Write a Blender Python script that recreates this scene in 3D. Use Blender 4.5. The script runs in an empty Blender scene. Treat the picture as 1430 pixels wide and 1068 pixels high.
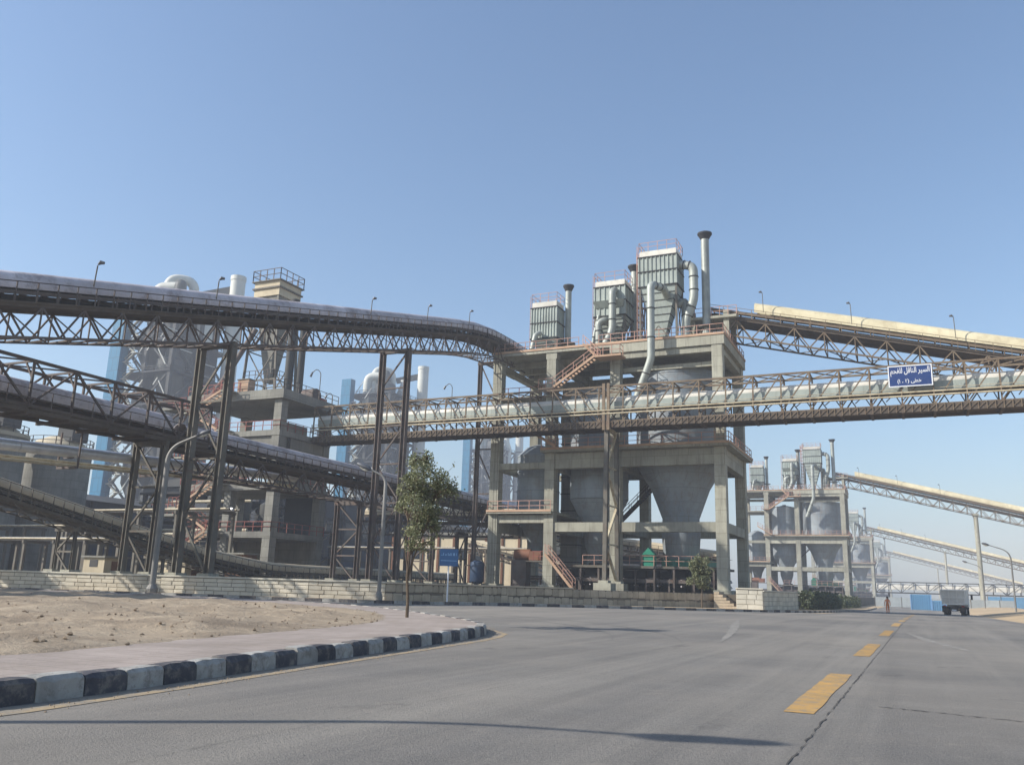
import bpy, bmesh, math, random
from math import sin, cos, pi, radians, sqrt, atan2
from mathutils import Vector, Matrix
random.seed(7)
R = random.Random(11)
sc = bpy.context.scene
COL = sc.collection

# ------------------------------------------------------------------ camera, sky, sun, exposure
cam = bpy.data.cameras.new('camera')
cam_ob = bpy.data.objects.new('camera', cam); COL.objects.link(cam_ob)
cam.sensor_width = 36.0; cam.lens = 36.0 * 1200 / 1430; cam.clip_end = 6000; cam.clip_start = 0.1
cam_ob.location = (0, 0, 1.15)
cam_ob.rotation_euler = (Matrix.Rotation(radians(25.2), 3, 'Z') @ Matrix.Rotation(radians(90 + 13.3), 3, 'X')
                         @ Matrix.Rotation(radians(1.75), 3, 'Z')).to_euler()
sc.camera = cam_ob
SUN_AZ, SUN_EL = -127.0, 33.0                     # compass bearing from +Y, elevation
HAZE = 0.00075
w = bpy.data.worlds.new('World'); sc.world = w; w.use_nodes = True
nt = w.node_tree; nt.nodes.clear()
sky = nt.nodes.new('ShaderNodeTexSky'); sky.sky_type = 'NISHITA'; sky.sun_disc = False
sky.sun_elevation = radians(SUN_EL); sky.sun_rotation = radians(SUN_AZ % 360)
sky.altitude = 0; sky.air_density = 1.3; sky.dust_density = 1.2; sky.ozone_density = 4.8
bg = nt.nodes.new('ShaderNodeBackground'); bg.inputs[1].default_value = 0.108
wo = nt.nodes.new('ShaderNodeOutputWorld')
nt.links.new(sky.outputs[0], bg.inputs[0]); nt.links.new(bg.outputs[0], wo.inputs[0])
sl = bpy.data.lights.new('sun', 'SUN'); sl.energy = 4.3; sl.angle = radians(0.6); sl.color = (1.0, 0.95, 0.87)
so = bpy.data.objects.new('sun', sl); COL.objects.link(so)
sv = Vector((sin(radians(SUN_AZ)) * cos(radians(SUN_EL)), cos(radians(SUN_AZ)) * cos(radians(SUN_EL)), sin(radians(SUN_EL))))
so.rotation_euler = sv.to_track_quat('Z', 'Y').to_euler(); so.location = sv * 60
sc.view_settings.view_transform = 'Standard'; sc.view_settings.look = 'None'
sc.view_settings.exposure = 0.68; sc.view_settings.gamma = 1.0; sc.view_settings.use_curve_mapping = False
sc.cycles.volume_bounces = 1; sc.cycles.max_bounces = 6; sc.cycles.diffuse_bounces = 3
sc.cycles.use_denoising = True

# ------------------------------------------------------------------ materials
def hexc(r, g, b):
    f = lambda v: (v / 255 / 12.92) if v / 255 <= 0.04045 else ((v / 255 + 0.055) / 1.055) ** 2.4
    return (f(r), f(g), f(b))
MATS = {}
def mat(name, c1, c2=None, rough=0.8, metal=0.0, scale=1.0, streak=0.0, sc_col=None, bump=0.1, bscale=8.0, spec=0.3,
        spots=0.0, spot_col=(0.1, 0.05, 0.03), spot_scale=2.0, tint=0.12, seam=None):
    """c1..c2 blotches by world-space noise, vertical streaks, rust/dirt spots, a little tint per object"""
    m = bpy.data.materials.new(name); m.use_nodes = True
    n = m.node_tree; N = n.nodes; L = n.links
    b = N['Principled BSDF']
    b.inputs['Roughness'].default_value = rough; b.inputs['Metallic'].default_value = metal
    b.inputs['Specular IOR Level'].default_value = spec
    c2 = c2 or tuple(v * 0.72 for v in c1)
    geo = N.new('ShaderNodeNewGeometry')
    def noise(vec, s, det=5, rgh=0.6):
        t = N.new('ShaderNodeTexNoise'); t.inputs['Scale'].default_value = s; t.inputs['Detail'].default_value = det
        t.inputs['Roughness'].default_value = rgh; L.new(vec, t.inputs['Vector']); return t.outputs['Fac']
    def ramp(v, a, bb):
        r = N.new('ShaderNodeMapRange'); r.inputs['From Min'].default_value = a; r.inputs['From Max'].default_value = bb
        L.new(v, r.inputs['Value']); return r.outputs['Result']
    def mix(f, a, bb, mode='MIX'):
        x = N.new('ShaderNodeMix'); x.data_type = 'RGBA'; x.blend_type = mode
        if hasattr(f, 'is_linked'): L.new(f, x.inputs[0])
        else: x.inputs[0].default_value = f
        for i, v in ((6, a), (7, bb)):
            if hasattr(v, 'is_linked'): L.new(v, x.inputs[i])
            else: x.inputs[i].default_value = (*v, 1)
        return x.outputs[2]
    col = mix(ramp(noise(geo.outputs['Position'], scale), 0.3, 0.7), c1, c2)
    fine = noise(geo.outputs['Position'], scale * 9, 6, 0.7)
    col = mix(ramp(fine, 0.35, 0.75), col, mix(0.25, col, c2))
    if streak:
        mp = N.new('ShaderNodeMapping'); mp.inputs['Scale'].default_value = (3.0, 3.0, 0.22)
        L.new(geo.outputs['Position'], mp.inputs['Vector'])
        f = ramp(noise(mp.outputs[0], 0.9, 5, 0.65), 0.5, 0.78)
        mm = N.new('ShaderNodeMath'); mm.operation = 'MULTIPLY'; mm.inputs[1].default_value = streak; L.new(f, mm.inputs[0])
        col = mix(mm.outputs[0], col, sc_col or tuple(v * 0.45 for v in c1))
    if seam:                                                    # formwork boards or plate seams: width, height, strength, line
        sx = N.new('ShaderNodeSeparateXYZ'); L.new(geo.outputs['Position'], sx.inputs[0])
        ad = N.new('ShaderNodeMath'); ad.operation = 'ADD'; L.new(sx.outputs[0], ad.inputs[0]); flat = len(seam) > 4
        if flat: ad.inputs[1].default_value = 0.0
        else: L.new(sx.outputs[1], ad.inputs[1])
        cb = N.new('ShaderNodeCombineXYZ'); L.new(ad.outputs[0], cb.inputs[0]); L.new(sx.outputs[1 if flat else 2], cb.inputs[1])
        bt = N.new('ShaderNodeTexBrick'); bt.inputs['Scale'].default_value = 1.0; bt.inputs['Brick Width'].default_value = seam[0]; bt.inputs['Row Height'].default_value = seam[1]
        bt.inputs['Mortar Size'].default_value = seam[3]; bt.inputs['Mortar Smooth'].default_value = .3; bt.inputs['Color1'].default_value = (1, 1, 1, 1); bt.inputs['Color2'].default_value = (.86, .86, .86, 1); bt.inputs['Mortar'].default_value = (.55, .54, .52, 1)
        L.new(cb.outputs[0], bt.inputs['Vector']); col = mix(seam[2], col, bt.outputs['Color'], 'MULTIPLY')
    if spots:
        f = ramp(noise(geo.outputs['Position'], spot_scale, 7, 0.75), 0.5, 0.62)
        mm = N.new('ShaderNodeMath'); mm.operation = 'MULTIPLY'; mm.inputs[1].default_value = spots; L.new(f, mm.inputs[0])
        col = mix(mm.outputs[0], col, spot_col)
    if tint:
        oi = N.new('ShaderNodeObjectInfo')
        v = N.new('ShaderNodeMapRange'); v.inputs['To Min'].default_value = 1 - tint; v.inputs['To Max'].default_value = 1 + tint
        L.new(oi.outputs['Random'], v.inputs['Value'])
        hs = N.new('ShaderNodeHueSaturation'); L.new(v.outputs[0], hs.inputs['Value']); L.new(col, hs.inputs['Color'])
        col = hs.outputs[0]
    L.new(col, b.inputs['Base Color'])
    if bump:
        bp = N.new('ShaderNodeBump'); bp.inputs['Strength'].default_value = bump; bp.inputs['Distance'].default_value = 0.05
        L.new(noise(geo.outputs['Position'], bscale, 6, 0.7), bp.inputs['Height']); L.new(bp.outputs[0], b.inputs['Normal'])
    MATS[name] = m
    return m
M = MATS
mat('concrete', seam=(2.4, 1.15, .7, .035), c1=hexc(172, 170, 154), c2=hexc(144, 142, 128), rough=0.9, scale=0.35, streak=0.75, sc_col=hexc(98, 93, 84), spots=.25, spot_col=hexc(120, 114, 104), spot_scale=.8, bump=0.25, bscale=5)
mat('concrete_dark', hexc(142, 140, 130), hexc(112, 110, 104), 0.9, seam=(2.4, 1.15, .7, .035), scale=0.4, streak=0.6, bump=0.25, bscale=5)
mat('silo_steel', hexc(150, 158, 162), hexc(126, 134, 140), 0.62, 0.15, seam=(3.2, 1.5, .55, .03), spots=.35, spot_col=hexc(124, 112, 100), spot_scale=.7, scale=0.25, streak=0.55, sc_col=hexc(116, 100, 86), bump=0.05, tint=0.06)
mat('filter_paint', hexc(166, 174, 166), hexc(142, 150, 144), 0.6, scale=0.6, streak=0.4, sc_col=hexc(96, 92, 82), bump=0.05, tint=0.05)
mat('duct', hexc(164, 168, 160), hexc(136, 140, 134), 0.5, 0.2, scale=0.8, streak=0.3, bump=0.04)
mat('dark_steel', hexc(106, 98, 92), hexc(80, 73, 69), 0.75, 0.1, scale=0.7, spots=0.5, spot_col=hexc(96, 66, 52), bump=0.08)
mat('grey_steel', hexc(112, 108, 98), hexc(86, 82, 74), 0.7, 0.15, scale=0.8, streak=0.3, spots=0.35, spot_col=hexc(104, 76, 58), bump=0.06)
mat('tan_steel', hexc(132, 118, 98), hexc(100, 86, 72), 0.75, 0.05, scale=0.7, streak=0.35, sc_col=hexc(92, 74, 56), spots=0.4, spot_col=hexc(110, 80, 58), bump=0.06)
mat('brown_deck', hexc(98, 88, 78), hexc(74, 66, 58), 0.9, scale=0.9, streak=0.3, bump=0.2)
mat('rust_rail', hexc(190, 152, 136), hexc(158, 122, 108), 0.75, scale=1.2, spots=0.35, spot_col=hexc(196, 150, 126), bump=0.03)
mat('red_rail', hexc(150, 88, 78), hexc(118, 70, 64), 0.75, scale=1.2, spots=0.3, spot_col=hexc(170, 130, 112), bump=0.03)
mat('rust_edge', hexc(190, 160, 134), hexc(162, 132, 108), 0.85, scale=0.8, bump=0.05)
mat('hood_lilac', hexc(204, 197, 198), hexc(176, 168, 168), 0.6, 0.15, scale=0.5, streak=.3, sc_col=hexc(128, 112, 102), spots=0.5, spot_col=hexc(104, 84, 76), spot_scale=0.6, bump=0.15, bscale=2, tint=0.13)
mat('hood_cream', hexc(214, 204, 172), hexc(190, 178, 146), 0.65, scale=0.4, spots=0.25, spot_col=hexc(150, 132, 102), spot_scale=0.8, bump=0.15, bscale=2, tint=0.09)
mat('hood_white', hexc(216, 212, 200), hexc(186, 182, 172), 0.6, scale=0.4, spots=0.2, spot_col=hexc(150, 140, 122), spot_scale=0.8, bump=0.15, bscale=2, tint=0.1)
mat('hood_beige', hexc(196, 184, 158), hexc(168, 154, 130), 0.8, scale=0.5, streak=0.2, bump=0.1, tint=0.05)
mat('belt_black', hexc(44, 42, 44), hexc(30, 29, 30), 0.8, bump=0.1)
mat('silver_pipe', hexc(214, 216, 220), hexc(184, 186, 190), 0.36, 0.35, scale=1.0, streak=0.2, bump=0.04)
mat('cream_pipe', hexc(196, 186, 160), hexc(160, 148, 122), 0.6, scale=1.0, spots=0.4, spot_col=hexc(128, 100, 78), bump=0.03)
mat('blue_clad', hexc(14, 116, 154), hexc(8, 96, 132), 0.6, seam=(2.2, 4.0, .8, .12), scale=0.1, streak=0.2, sc_col=hexc(86, 120, 144), bump=0.03, tint=0.05)
mat('fence_grey', hexc(158, 164, 164), hexc(140, 146, 148), 0.8, streak=.3)
mat('blue_wall', hexc(96, 140, 172), hexc(84, 124, 156), 0.7, scale=0.2, streak=0.3, bump=0.05)
mat('blue_tank', hexc(46, 66, 92), hexc(36, 52, 74), 0.6, scale=0.8, spots=0.3, spot_col=hexc(88, 92, 96))
mat('tower_steel', hexc(70, 70, 68), hexc(48, 48, 48), 0.75, scale=0.15, streak=0.4, bump=0.05)
mat('tower_dark', hexc(58, 58, 60), hexc(42, 42, 45), 0.8, scale=0.15, streak=0.4, bump=0.05)
mat('cyclone', hexc(84, 84, 80), hexc(60, 60, 58), 0.6, scale=0.12, streak=0.4, bump=0.04)
mat('pale_duct', hexc(206, 206, 196), hexc(180, 180, 172), 0.55, scale=0.15, streak=0.25, bump=0.03)
mat('shed_dark', hexc(76, 80, 86), hexc(58, 62, 70), 0.8, scale=0.2, streak=0.5, bump=0.1)
mat('cream_wall', hexc(196, 184, 158), hexc(172, 160, 136), 0.9, scale=0.4, streak=0.35, sc_col=hexc(140, 120, 92), bump=0.1)
mat('brown_paint', hexc(118, 82, 60), hexc(96, 66, 48), 0.8)
mat('green_paint', hexc(40, 128, 104), hexc(32, 104, 84), 0.55, bump=0.03)
mat('orange_machine', hexc(134, 88, 64), hexc(108, 72, 54), 0.7, spots=0.4, spot_col=hexc(110, 90, 76))
mat('road', hexc(118, 114, 109), hexc(100, 97, 93), 0.88, scale=0.16, bump=0.5, bscale=45, spots=0.4, spot_col=hexc(128, 125, 120), spot_scale=0.35, tint=0)
def road_wear(m):
    """long pale and dark wear bands along the driving direction and fine speckle"""
    n = m.node_tree; N = n.nodes; L = n.links; b = N['Principled BSDF']; src = b.inputs['Base Color'].links[0].from_socket
    g = N.new('ShaderNodeNewGeometry'); prev = src
    for scl, nsc, lo, hi, colr, amt in (((.55, .022, 1), 1.0, .45, .7, hexc(150, 144, 134), .6), ((1.3, .03, 1), 1.0, .5, .72, hexc(84, 82, 80), .5), ((1, 1, 1), 22.0, .48, .7, hexc(70, 69, 68), .45), ((1, 1, 1), 60.0, .52, .7, hexc(164, 158, 148), .5), ((1, 1, 1), 0.07, .42, .62, hexc(150, 142, 130), .5), ((1, .5, 1), 0.9, .62, .7, hexc(66, 64, 62), .4), ((1, 1, 1), 2.6, .6, .68, hexc(140, 133, 123), .35)):
        mp = N.new('ShaderNodeMapping'); mp.inputs['Scale'].default_value = scl; L.new(g.outputs['Position'], mp.inputs['Vector'])
        t = N.new('ShaderNodeTexNoise'); t.inputs['Scale'].default_value = nsc; t.inputs['Detail'].default_value = 6; t.inputs['Roughness'].default_value = .65; L.new(mp.outputs[0], t.inputs['Vector'])
        r = N.new('ShaderNodeMapRange'); r.inputs['From Min'].default_value = lo; r.inputs['From Max'].default_value = hi; r.inputs['To Max'].default_value = amt; L.new(t.outputs['Fac'], r.inputs['Value'])
        x = N.new('ShaderNodeMix'); x.data_type = 'RGBA'; L.new(r.outputs[0], x.inputs[0]); L.new(prev, x.inputs[6]); x.inputs[7].default_value = (*colr, 1); prev = x.outputs[2]
    L.new(prev, b.inputs['Base Color'])
road_wear(M['road'])
mat('yellow_paint', hexc(186, 144, 78), hexc(150, 124, 84), 0.85, scale=2.2, spots=0.85, spot_col=hexc(126, 118, 106), spot_scale=5, bump=0.15, bscale=30)
mat('yellow_faded', hexc(158, 138, 106), hexc(138, 126, 108), 0.85, scale=3, spots=0.85, spot_col=hexc(122, 117, 109), spot_scale=3, bump=0.15)
mat('crack', hexc(82, 79, 75), hexc(66, 64, 61), 0.95)
mat('sand', hexc(186, 164, 132), hexc(158, 138, 110), 0.95, scale=0.12, bump=0.5, bscale=3, tint=0)
mat('dirt', hexc(166, 150, 128), hexc(126, 112, 95), 0.97, scale=0.55, bump=1.0, bscale=7, spots=0.6, spot_col=hexc(172, 156, 134), spot_scale=1.6, tint=0)
mat('stone_bit', hexc(150, 132, 110), hexc(120, 104, 86), 0.95, bump=0.4, bscale=20)
mat('yard', hexc(112, 102, 88), hexc(88, 80, 70), 0.95, scale=0.2, bump=0.3, bscale=6, tint=0)
mat('paver', hexc(168, 155, 146), hexc(142, 131, 122), 0.9, seam=(.4, .4, .6, .014, 'flat'), scale=0.7, bump=0.3, bscale=16, spots=0.3, spot_col=hexc(146, 132, 118), spot_scale=1.4, tint=0)
mat('kerb_white', hexc(178, 175, 168), hexc(142, 139, 132), 0.85, scale=3.0, streak=.4, sc_col=hexc(104, 98, 92), spots=0.75, spot_col=hexc(118, 112, 104), spot_scale=5.5, bump=0.3, bscale=22, tint=0.08)
mat('kerb_black', hexc(66, 65, 70), hexc(90, 87, 88), 0.85, scale=3.0, spots=0.7, spot_col=hexc(126, 119, 110), spot_scale=6.0, bump=0.3, bscale=22, tint=0.15)
mat('ashlar', hexc(214, 206, 188), hexc(188, 180, 162), 0.92, scale=1.2, bump=0.5, bscale=14, tint=0.12)
mat('ashlar_joint', hexc(132, 122, 106), hexc(112, 104, 92), 0.95, bump=0.3)
mat('rubble', hexc(192, 176, 152), hexc(160, 146, 126), 0.95, scale=1.5, bump=0.6, bscale=12, tint=0.16)
mat('rubble_joint', hexc(126, 115, 100), hexc(104, 95, 84), 0.95, bump=0.3)
mat('white_stone', hexc(214, 208, 192), hexc(190, 184, 168), 0.9, scale=1.2, bump=0.4, bscale=14, tint=0.08)
mat('lamp_grey', hexc(138, 136, 132), hexc(116, 114, 110), 0.6, 0.3, bump=0.03)
mat('lamp_head', hexc(96, 98, 102), hexc(80, 82, 86), 0.5, 0.3, bump=0.02)
mat('glass', hexc(50, 58, 66), hexc(40, 46, 54), 0.15, bump=0, spec=0.6)
mat('sign_blue', hexc(30, 58, 112), hexc(26, 50, 98), 0.5, bump=0, spots=0.15, spot_col=hexc(96, 110, 146), tint=0)
mat('sign_teal', hexc(48, 86, 128), hexc(42, 76, 114), 0.5, bump=0, tint=0)
mat('sign_white', hexc(226, 228, 230), hexc(206, 208, 210), 0.6, bump=0, tint=0)
mat('sign_faded', hexc(112, 148, 184), hexc(92, 130, 168), 0.6, bump=0, tint=0)
mat('bark', hexc(112, 98, 82), hexc(84, 72, 60), 0.95, scale=6, bump=0.6, bscale=30)
mat('truck_white', hexc(236, 234, 228), hexc(218, 214, 206), 0.6, scale=1.0, streak=0.3, sc_col=hexc(180, 168, 148), bump=0.04)
mat('truck_dark', hexc(58, 56, 56), hexc(44, 42, 42), 0.8, spots=0.4, spot_col=hexc(112, 102, 90))
mat('rubber', hexc(38, 37, 37), hexc(54, 51, 48), 0.9, bump=0.2)
mat('lamp_red', hexc(150, 30, 24), None, 0.4, bump=0)
mat('lens', hexc(196, 192, 178), None, 0.3, bump=0)
mat('orange_cloth', hexc(238, 140, 84), hexc(214, 120, 70), 0.9, scale=4, bump=0.2)
mat('skin', hexc(136, 94, 70), hexc(120, 82, 60), 0.7, bump=0)
mat('hair', hexc(30, 26, 24), None, 0.8, bump=0.2)
mat('boot', hexc(44, 38, 34), None, 0.8)

def leaf_mat(name, a, b):
    m = bpy.data.materials.new(name); m.use_nodes = True
    N = m.node_tree.nodes; L = m.node_tree.links; p = N['Principled BSDF']
    g = N.new('ShaderNodeNewGeometry'); r = N.new('ShaderNodeValToRGB')
    r.color_ramp.elements[0].color = (*a, 1); r.color_ramp.elements[1].color = (*b, 1)
    L.new(g.outputs['Random Per Island'], r.inputs[0]); L.new(r.outputs[0], p.inputs['Base Color'])
    p.inputs['Roughness'].default_value = 0.55
    tr = N.new('ShaderNodeBsdfTranslucent'); L.new(r.outputs[0], tr.inputs[0])
    ms = N.new('ShaderNodeMixShader'); ms.inputs[0].default_value = 0.3
    L.new(p.outputs[0], ms.inputs[1]); L.new(tr.outputs[0], ms.inputs[2]); L.new(ms.outputs[0], N['Material Output'].inputs[0])
    MATS[name] = m
leaf_mat('leaf', hexc(82, 90, 62), hexc(142, 144, 108))
leaf_mat('leaf_dark', hexc(44, 56, 36), hexc(86, 98, 62))
leaf_mat('hedge_leaf', hexc(56, 66, 46), hexc(100, 108, 76))

# ------------------------------------------------------------------ mesh building helpers
def V(*a): return Vector(a)
class MB:
    def __init__(s): s.v = []; s.f = []
    def box(s, x0, x1, y0, y1, z0, z1):
        b = len(s.v)
        s.v += [(x0,y0,z0),(x1,y0,z0),(x1,y1,z0),(x0,y1,z0),(x0,y0,z1),(x1,y0,z1),(x1,y1,z1),(x0,y1,z1)]
        s.f += [(b,b+3,b+2,b+1),(b+4,b+5,b+6,b+7),(b,b+1,b+5,b+4),(b+1,b+2,b+6,b+5),(b+2,b+3,b+7,b+6),(b+3,b,b+4,b+7)]
        return s
    def beam(s, p, q, wd, h=None, up=(0,0,1)):
        p = Vector(p); q = Vector(q); h = h or wd; d = q - p
        if d.length < 1e-5: return s
        d.normalize(); up = Vector(up)
        if abs(d.dot(up)) > 0.98: up = Vector((0,1,0)) if abs(d.y) < 0.9 else Vector((1,0,0))
        sd = d.cross(up).normalized() * wd / 2; u = sd.cross(d).normalized() * h / 2
        b = len(s.v)
        for c in (p, q): s.v += [tuple(c-sd-u), tuple(c+sd-u), tuple(c+sd+u), tuple(c-sd+u)]
        s.f += [(b,b+1,b+2,b+3)[::-1],(b+4,b+5,b+6,b+7)] + [(b+i,b+(i+1)%4,b+4+(i+1)%4,b+4+i) for i in range(4)]
        return s
    def path(s, pts, r, n=8, cap=True):
        pts = [Vector(p) for p in pts]; rs = r if isinstance(r, (list, tuple)) else [r]*len(pts)
        b = len(s.v); k = len(pts); nrm = None
        for i, p in enumerate(pts):
            a = (p-pts[i-1]).normalized() if i else None; c = (pts[i+1]-p).normalized() if i < k-1 else None
            t = ((a or c)+(c or a)).normalized()
            if nrm is None:
                nrm = t.orthogonal().normalized()
                if abs(t.z) < 0.9: nrm = (Vector((0,0,1)) - t*t.z).normalized()
            else: nrm = (nrm - t*nrm.dot(t)).normalized()
            bi = t.cross(nrm)
            st = 1.0/max(0.4, sqrt(max(0.0,(1+(a.dot(c) if a and c else 1))/2)))
            for j in range(n):
                an = 2*pi*j/n; s.v.append(tuple(p+(nrm*cos(an)+bi*sin(an))*rs[i]*(st if st < 1.4 else 1.4)))
        for i in range(k-1):
            for j in range(n):
                s.f.append((b+i*n+j, b+i*n+(j+1)%n, b+(i+1)*n+(j+1)%n, b+(i+1)*n+j))
        if cap: s.f += [tuple(b+j for j in range(n))[::-1], tuple(b+(k-1)*n+j for j in range(n))]
        return s
    def tube(s, p, q, r, n=8, r2=None): return s.path([p, q], [r, r if r2 is None else r2], n)
    def lathe(s, cx, cy, prof, n=24):
        b = len(s.v); k = len(prof)
        for r, z in prof:
            for j in range(n):
                an = 2*pi*j/n; s.v.append((cx+max(r,0.002)*cos(an), cy+max(r,0.002)*sin(an), z))
        for i in range(k-1):
            for j in range(n): s.f.append((b+i*n+j, b+i*n+(j+1)%n, b+(i+1)*n+(j+1)%n, b+(i+1)*n+j))
        s.f += [tuple(b+j for j in range(n))[::-1], tuple(b+(k-1)*n+j for j in range(n))]
        return s
    def poly(s, pts):
        b = len(s.v); s.v += [tuple(p) for p in pts]; s.f.append(tuple(range(b, b+len(pts)))); return s
    def prism(s, pts, z0, z1):
        b = len(s.v); n = len(pts)
        s.v += [(p[0],p[1],z0) for p in pts] + [(p[0],p[1],z1) for p in pts]
        s.f += [tuple(range(b,b+n))[::-1], tuple(range(b+n,b+2*n))] + [(b+i,b+(i+1)%n,b+n+(i+1)%n,b+n+i) for i in range(n)]
        return s
    def frustum(s, a, z0, c, z1):   # a, c = (x0,x1,y0,y1)
        b = len(s.v)
        for (x0,x1,y0,y1), z in ((a,z0),(c,z1)): s.v += [(x0,y0,z),(x1,y0,z),(x1,y1,z),(x0,y1,z)]
        s.f += [(b,b+3,b+2,b+1),(b+4,b+5,b+6,b+7)] + [(b+i,b+(i+1)%4,b+4+(i+1)%4,b+4+i) for i in range(4)]
        return s
    def mesh(s, name, off=(0,0,0), smooth=False):
        me = bpy.data.meshes.new(name); o = off
        me.from_pydata([(v[0]-o[0], v[1]-o[1], v[2]-o[2]) for v in s.v], [], s.f)
        if smooth:
            me.polygons.foreach_set('use_smooth', [True]*len(me.polygons)); me.set_sharp_from_angle(angle=radians(38))
        me.update(); return me
    def build(s, name, m, parent=None, smooth=False):
        off = parent_off(parent)
        me = s.mesh(name, off, smooth); me.materials.append(M[m])
        o = bpy.data.objects.new(name, me); COL.objects.link(o); o.parent = parent
        if name in JOINED: o['kind'] = 'stuff'
        return o
JOINED = {'truss', 'idler_frame', 'bracing', 'roof_bracing', 'stiffener', 'flange', 'hopper_rib', 'rib', 'pipe_bracket', 'corrugation', 'roller', 'duct_ring', 'lettering', 'ladder_frame', 'ladder', 'tread', 'railing', 'stay', 'tailgate_rib', 'stem', 'belt', 'deck'}
def parent_off(p):
    t = Vector((0,0,0))
    while p is not None: t += p.location; p = p.parent
    return t
def tag(o, label=None, cat=None, group=None, kind=None):
    if label: o['label'] = label
    if cat: o['category'] = cat
    if group: o['group'] = group
    if kind: o['kind'] = kind
    return o
def thing(name, loc, label, cat, group=None):
    o = bpy.data.objects.new(name, None); COL.objects.link(o); o.location = loc; o.empty_display_size = 0.5
    return tag(o, label, cat, group)
def copy_tree(o, parent=None, d=(0,0,0), label=None):
    c = o.copy(); COL.objects.link(c); c.parent = parent
    if parent is None: c.location = o.location + Vector(d)
    if label: c['label'] = label
    for ch in o.children: copy_tree(ch, c)
    return c
def gz(Y): return -0.85*min(1.0, max(0.0, (Y-45)/95))
def rail(mb, pts, h=1.05, step=1.3, r=0.035, mids=2):
    pts = [Vector(p) for p in pts]
    for a, b in zip(pts, pts[1:]):
        n = max(1, int((b-a).length/step+0.5))
        for i in range(n+1):
            p = a.lerp(b, i/n); mb.beam(p, p+V(0,0,h), r*1.7)
        for k in range(mids):
            z = h*(1-k/mids) if mids else h
            mb.beam(a+V(0,0,z), b+V(0,0,z), r*1.5)
    return mb
def stair(mbs, mbt, mbr, a, b, wd, side):
    """straight flight from a (low) to b (high); stringers, treads, hand rails; side = unit vector across"""
    a = Vector(a); b = Vector(b); sd = Vector(side)*wd/2; rise = b.z-a.z; n = max(3, int(rise/0.22))
    for k in (-1, 1): mbs.beam(a+sd*k, b+sd*k, 0.07, 0.26)
    run = Vector((b.x-a.x, b.y-a.y, 0)).normalized()
    for i in range(n):
        c = a.lerp(b, (i+0.5)/n); mbt.beam(c-sd, c+sd, 0.26, 0.05)
    for k in (-1, 1):
        for h in (0.55, 1.05): mbr.beam(a+sd*k+V(0,0,h), b+sd*k+V(0,0,h), 0.055)
        m = max(2, int((b-a).length/1.3))
        for i in range(m+1):
            p = a.lerp(b, i/m)+sd*k; mbr.beam(p, p+V(0,0,1.05), 0.055)

def flight(root, a, b, wd, side, m='rust_edge', mr='rust_rail', mt='grey_steel'):
    s, t, r = MB(), MB(), MB(); stair(s, t, r, a, b, wd, side)
    o = s.build('stair', m, root); t.build('tread', mt, o)['kind'] = 'stuff'; r.build('stair_railing', mr, o)['kind'] = 'stuff'
# ------------------------------------------------------------------ ground, road, pavements
def sheet(name, x0, x1, ys, dz, m, kind='structure', nx=1):
    mb = MB(); xs = [x0+(x1-x0)*i/nx for i in range(nx+1)]
    for y in ys:
        for x in xs: mb.v.append((x, y, gz(y)+dz))
    for j in range(len(ys)-1):
        for i in range(nx):
            a = j*(nx+1)+i; mb.f.append((a, a+1, a+nx+2, a+nx+1))
    return tag(mb.build(name, m), kind=kind)
g = sheet('ground', -3000, 3000, [-400, -15, 45, 140, 400, 4000], -0.012, 'sand')
tag(g, 'pale sandy desert ground around the plant', 'ground')
road = sheet('road', -75, 5.7, [-16, 45, 76], 0.0, 'road'); tag(road, 'wide worn grey road with junction in front of plant', 'road')
road2 = sheet('road', -7.3, 5.7, [76, 140, 420], 0.0, 'road'); tag(road2, 'far stretch of the road running along the silo row', 'road')

def strip_on(mb, pts, wd, dz):
    pts = [Vector((p[0], p[1], 0)) for p in pts]; b = len(mb.v)
    for i, p in enumerate(pts):
        t = (pts[min(i+1, len(pts)-1)]-pts[max(i-1, 0)]).normalized(); s = Vector((t.y, -t.x, 0))*(wd[i] if isinstance(wd, list) else wd)/2
        for q in (p-s, p+s): mb.v.append((q.x, q.y, gz(q.y)+dz))
    for i in range(len(pts)-1): mb.f.append((b+2*i, b+2*i+1, b+2*i+3, b+2*i+2))
    return mb
def smooth_line(pts, step=.35):
    P = [Vector(p) for p in pts]; out = []
    for a, b in zip(P, P[1:]):
        n = max(2, int((b-a).length/step)); out += [tuple(a.lerp(b, i/n)) for i in range(n)]
    return out+[tuple(P[-1])]
def jag(a, b, n, amp):
    a = Vector(a); b = Vector(b); d = (b-a); s = Vector((d.y, -d.x)).normalized()
    return [tuple(a.lerp(b, i/n)+s*R.uniform(-amp, amp)*(0 < i < n)) for i in range(n+1)]
for y0, y1 in ((9.5, 14.5), (19.1, 24.2), (29.6, 34.6), (40, 45), (50.5, 55.5), (61, 66), (71.5, 76), (82, 87), (92.5, 97.5), (103, 108)):
    mb = MB(); rg = random.Random(int(y0*7)); n = 14
    for i in range(n+1):
        y = y0+(y1-y0)*i/n
        for x in (-1.34-rg.uniform(0, .025), -1.06+rg.uniform(0, .025)): mb.v.append((x+0.004*(y-9), y, gz(y)+0.005))
    for i in range(n): mb.f.append((2*i, 2*i+1, 2*i+3, 2*i+2))
    mb.build('lane_dash', 'yellow_paint', road if y1 <= 76 else road2)
edge = [(-6.72, -5), (-6.9, 5.25), (-7.15, 7.46), (-7.55, 10.16), (-7.86, 12.4), (-8.2, 14.9), (-8.5, 17), (-8.8, 18.4), (-9.3, 19.8), (-10.3, 21.1)]
strip_on(MB(), edge, 0.13, 0.005).build('edge_line', 'yellow_faded', road)
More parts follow.
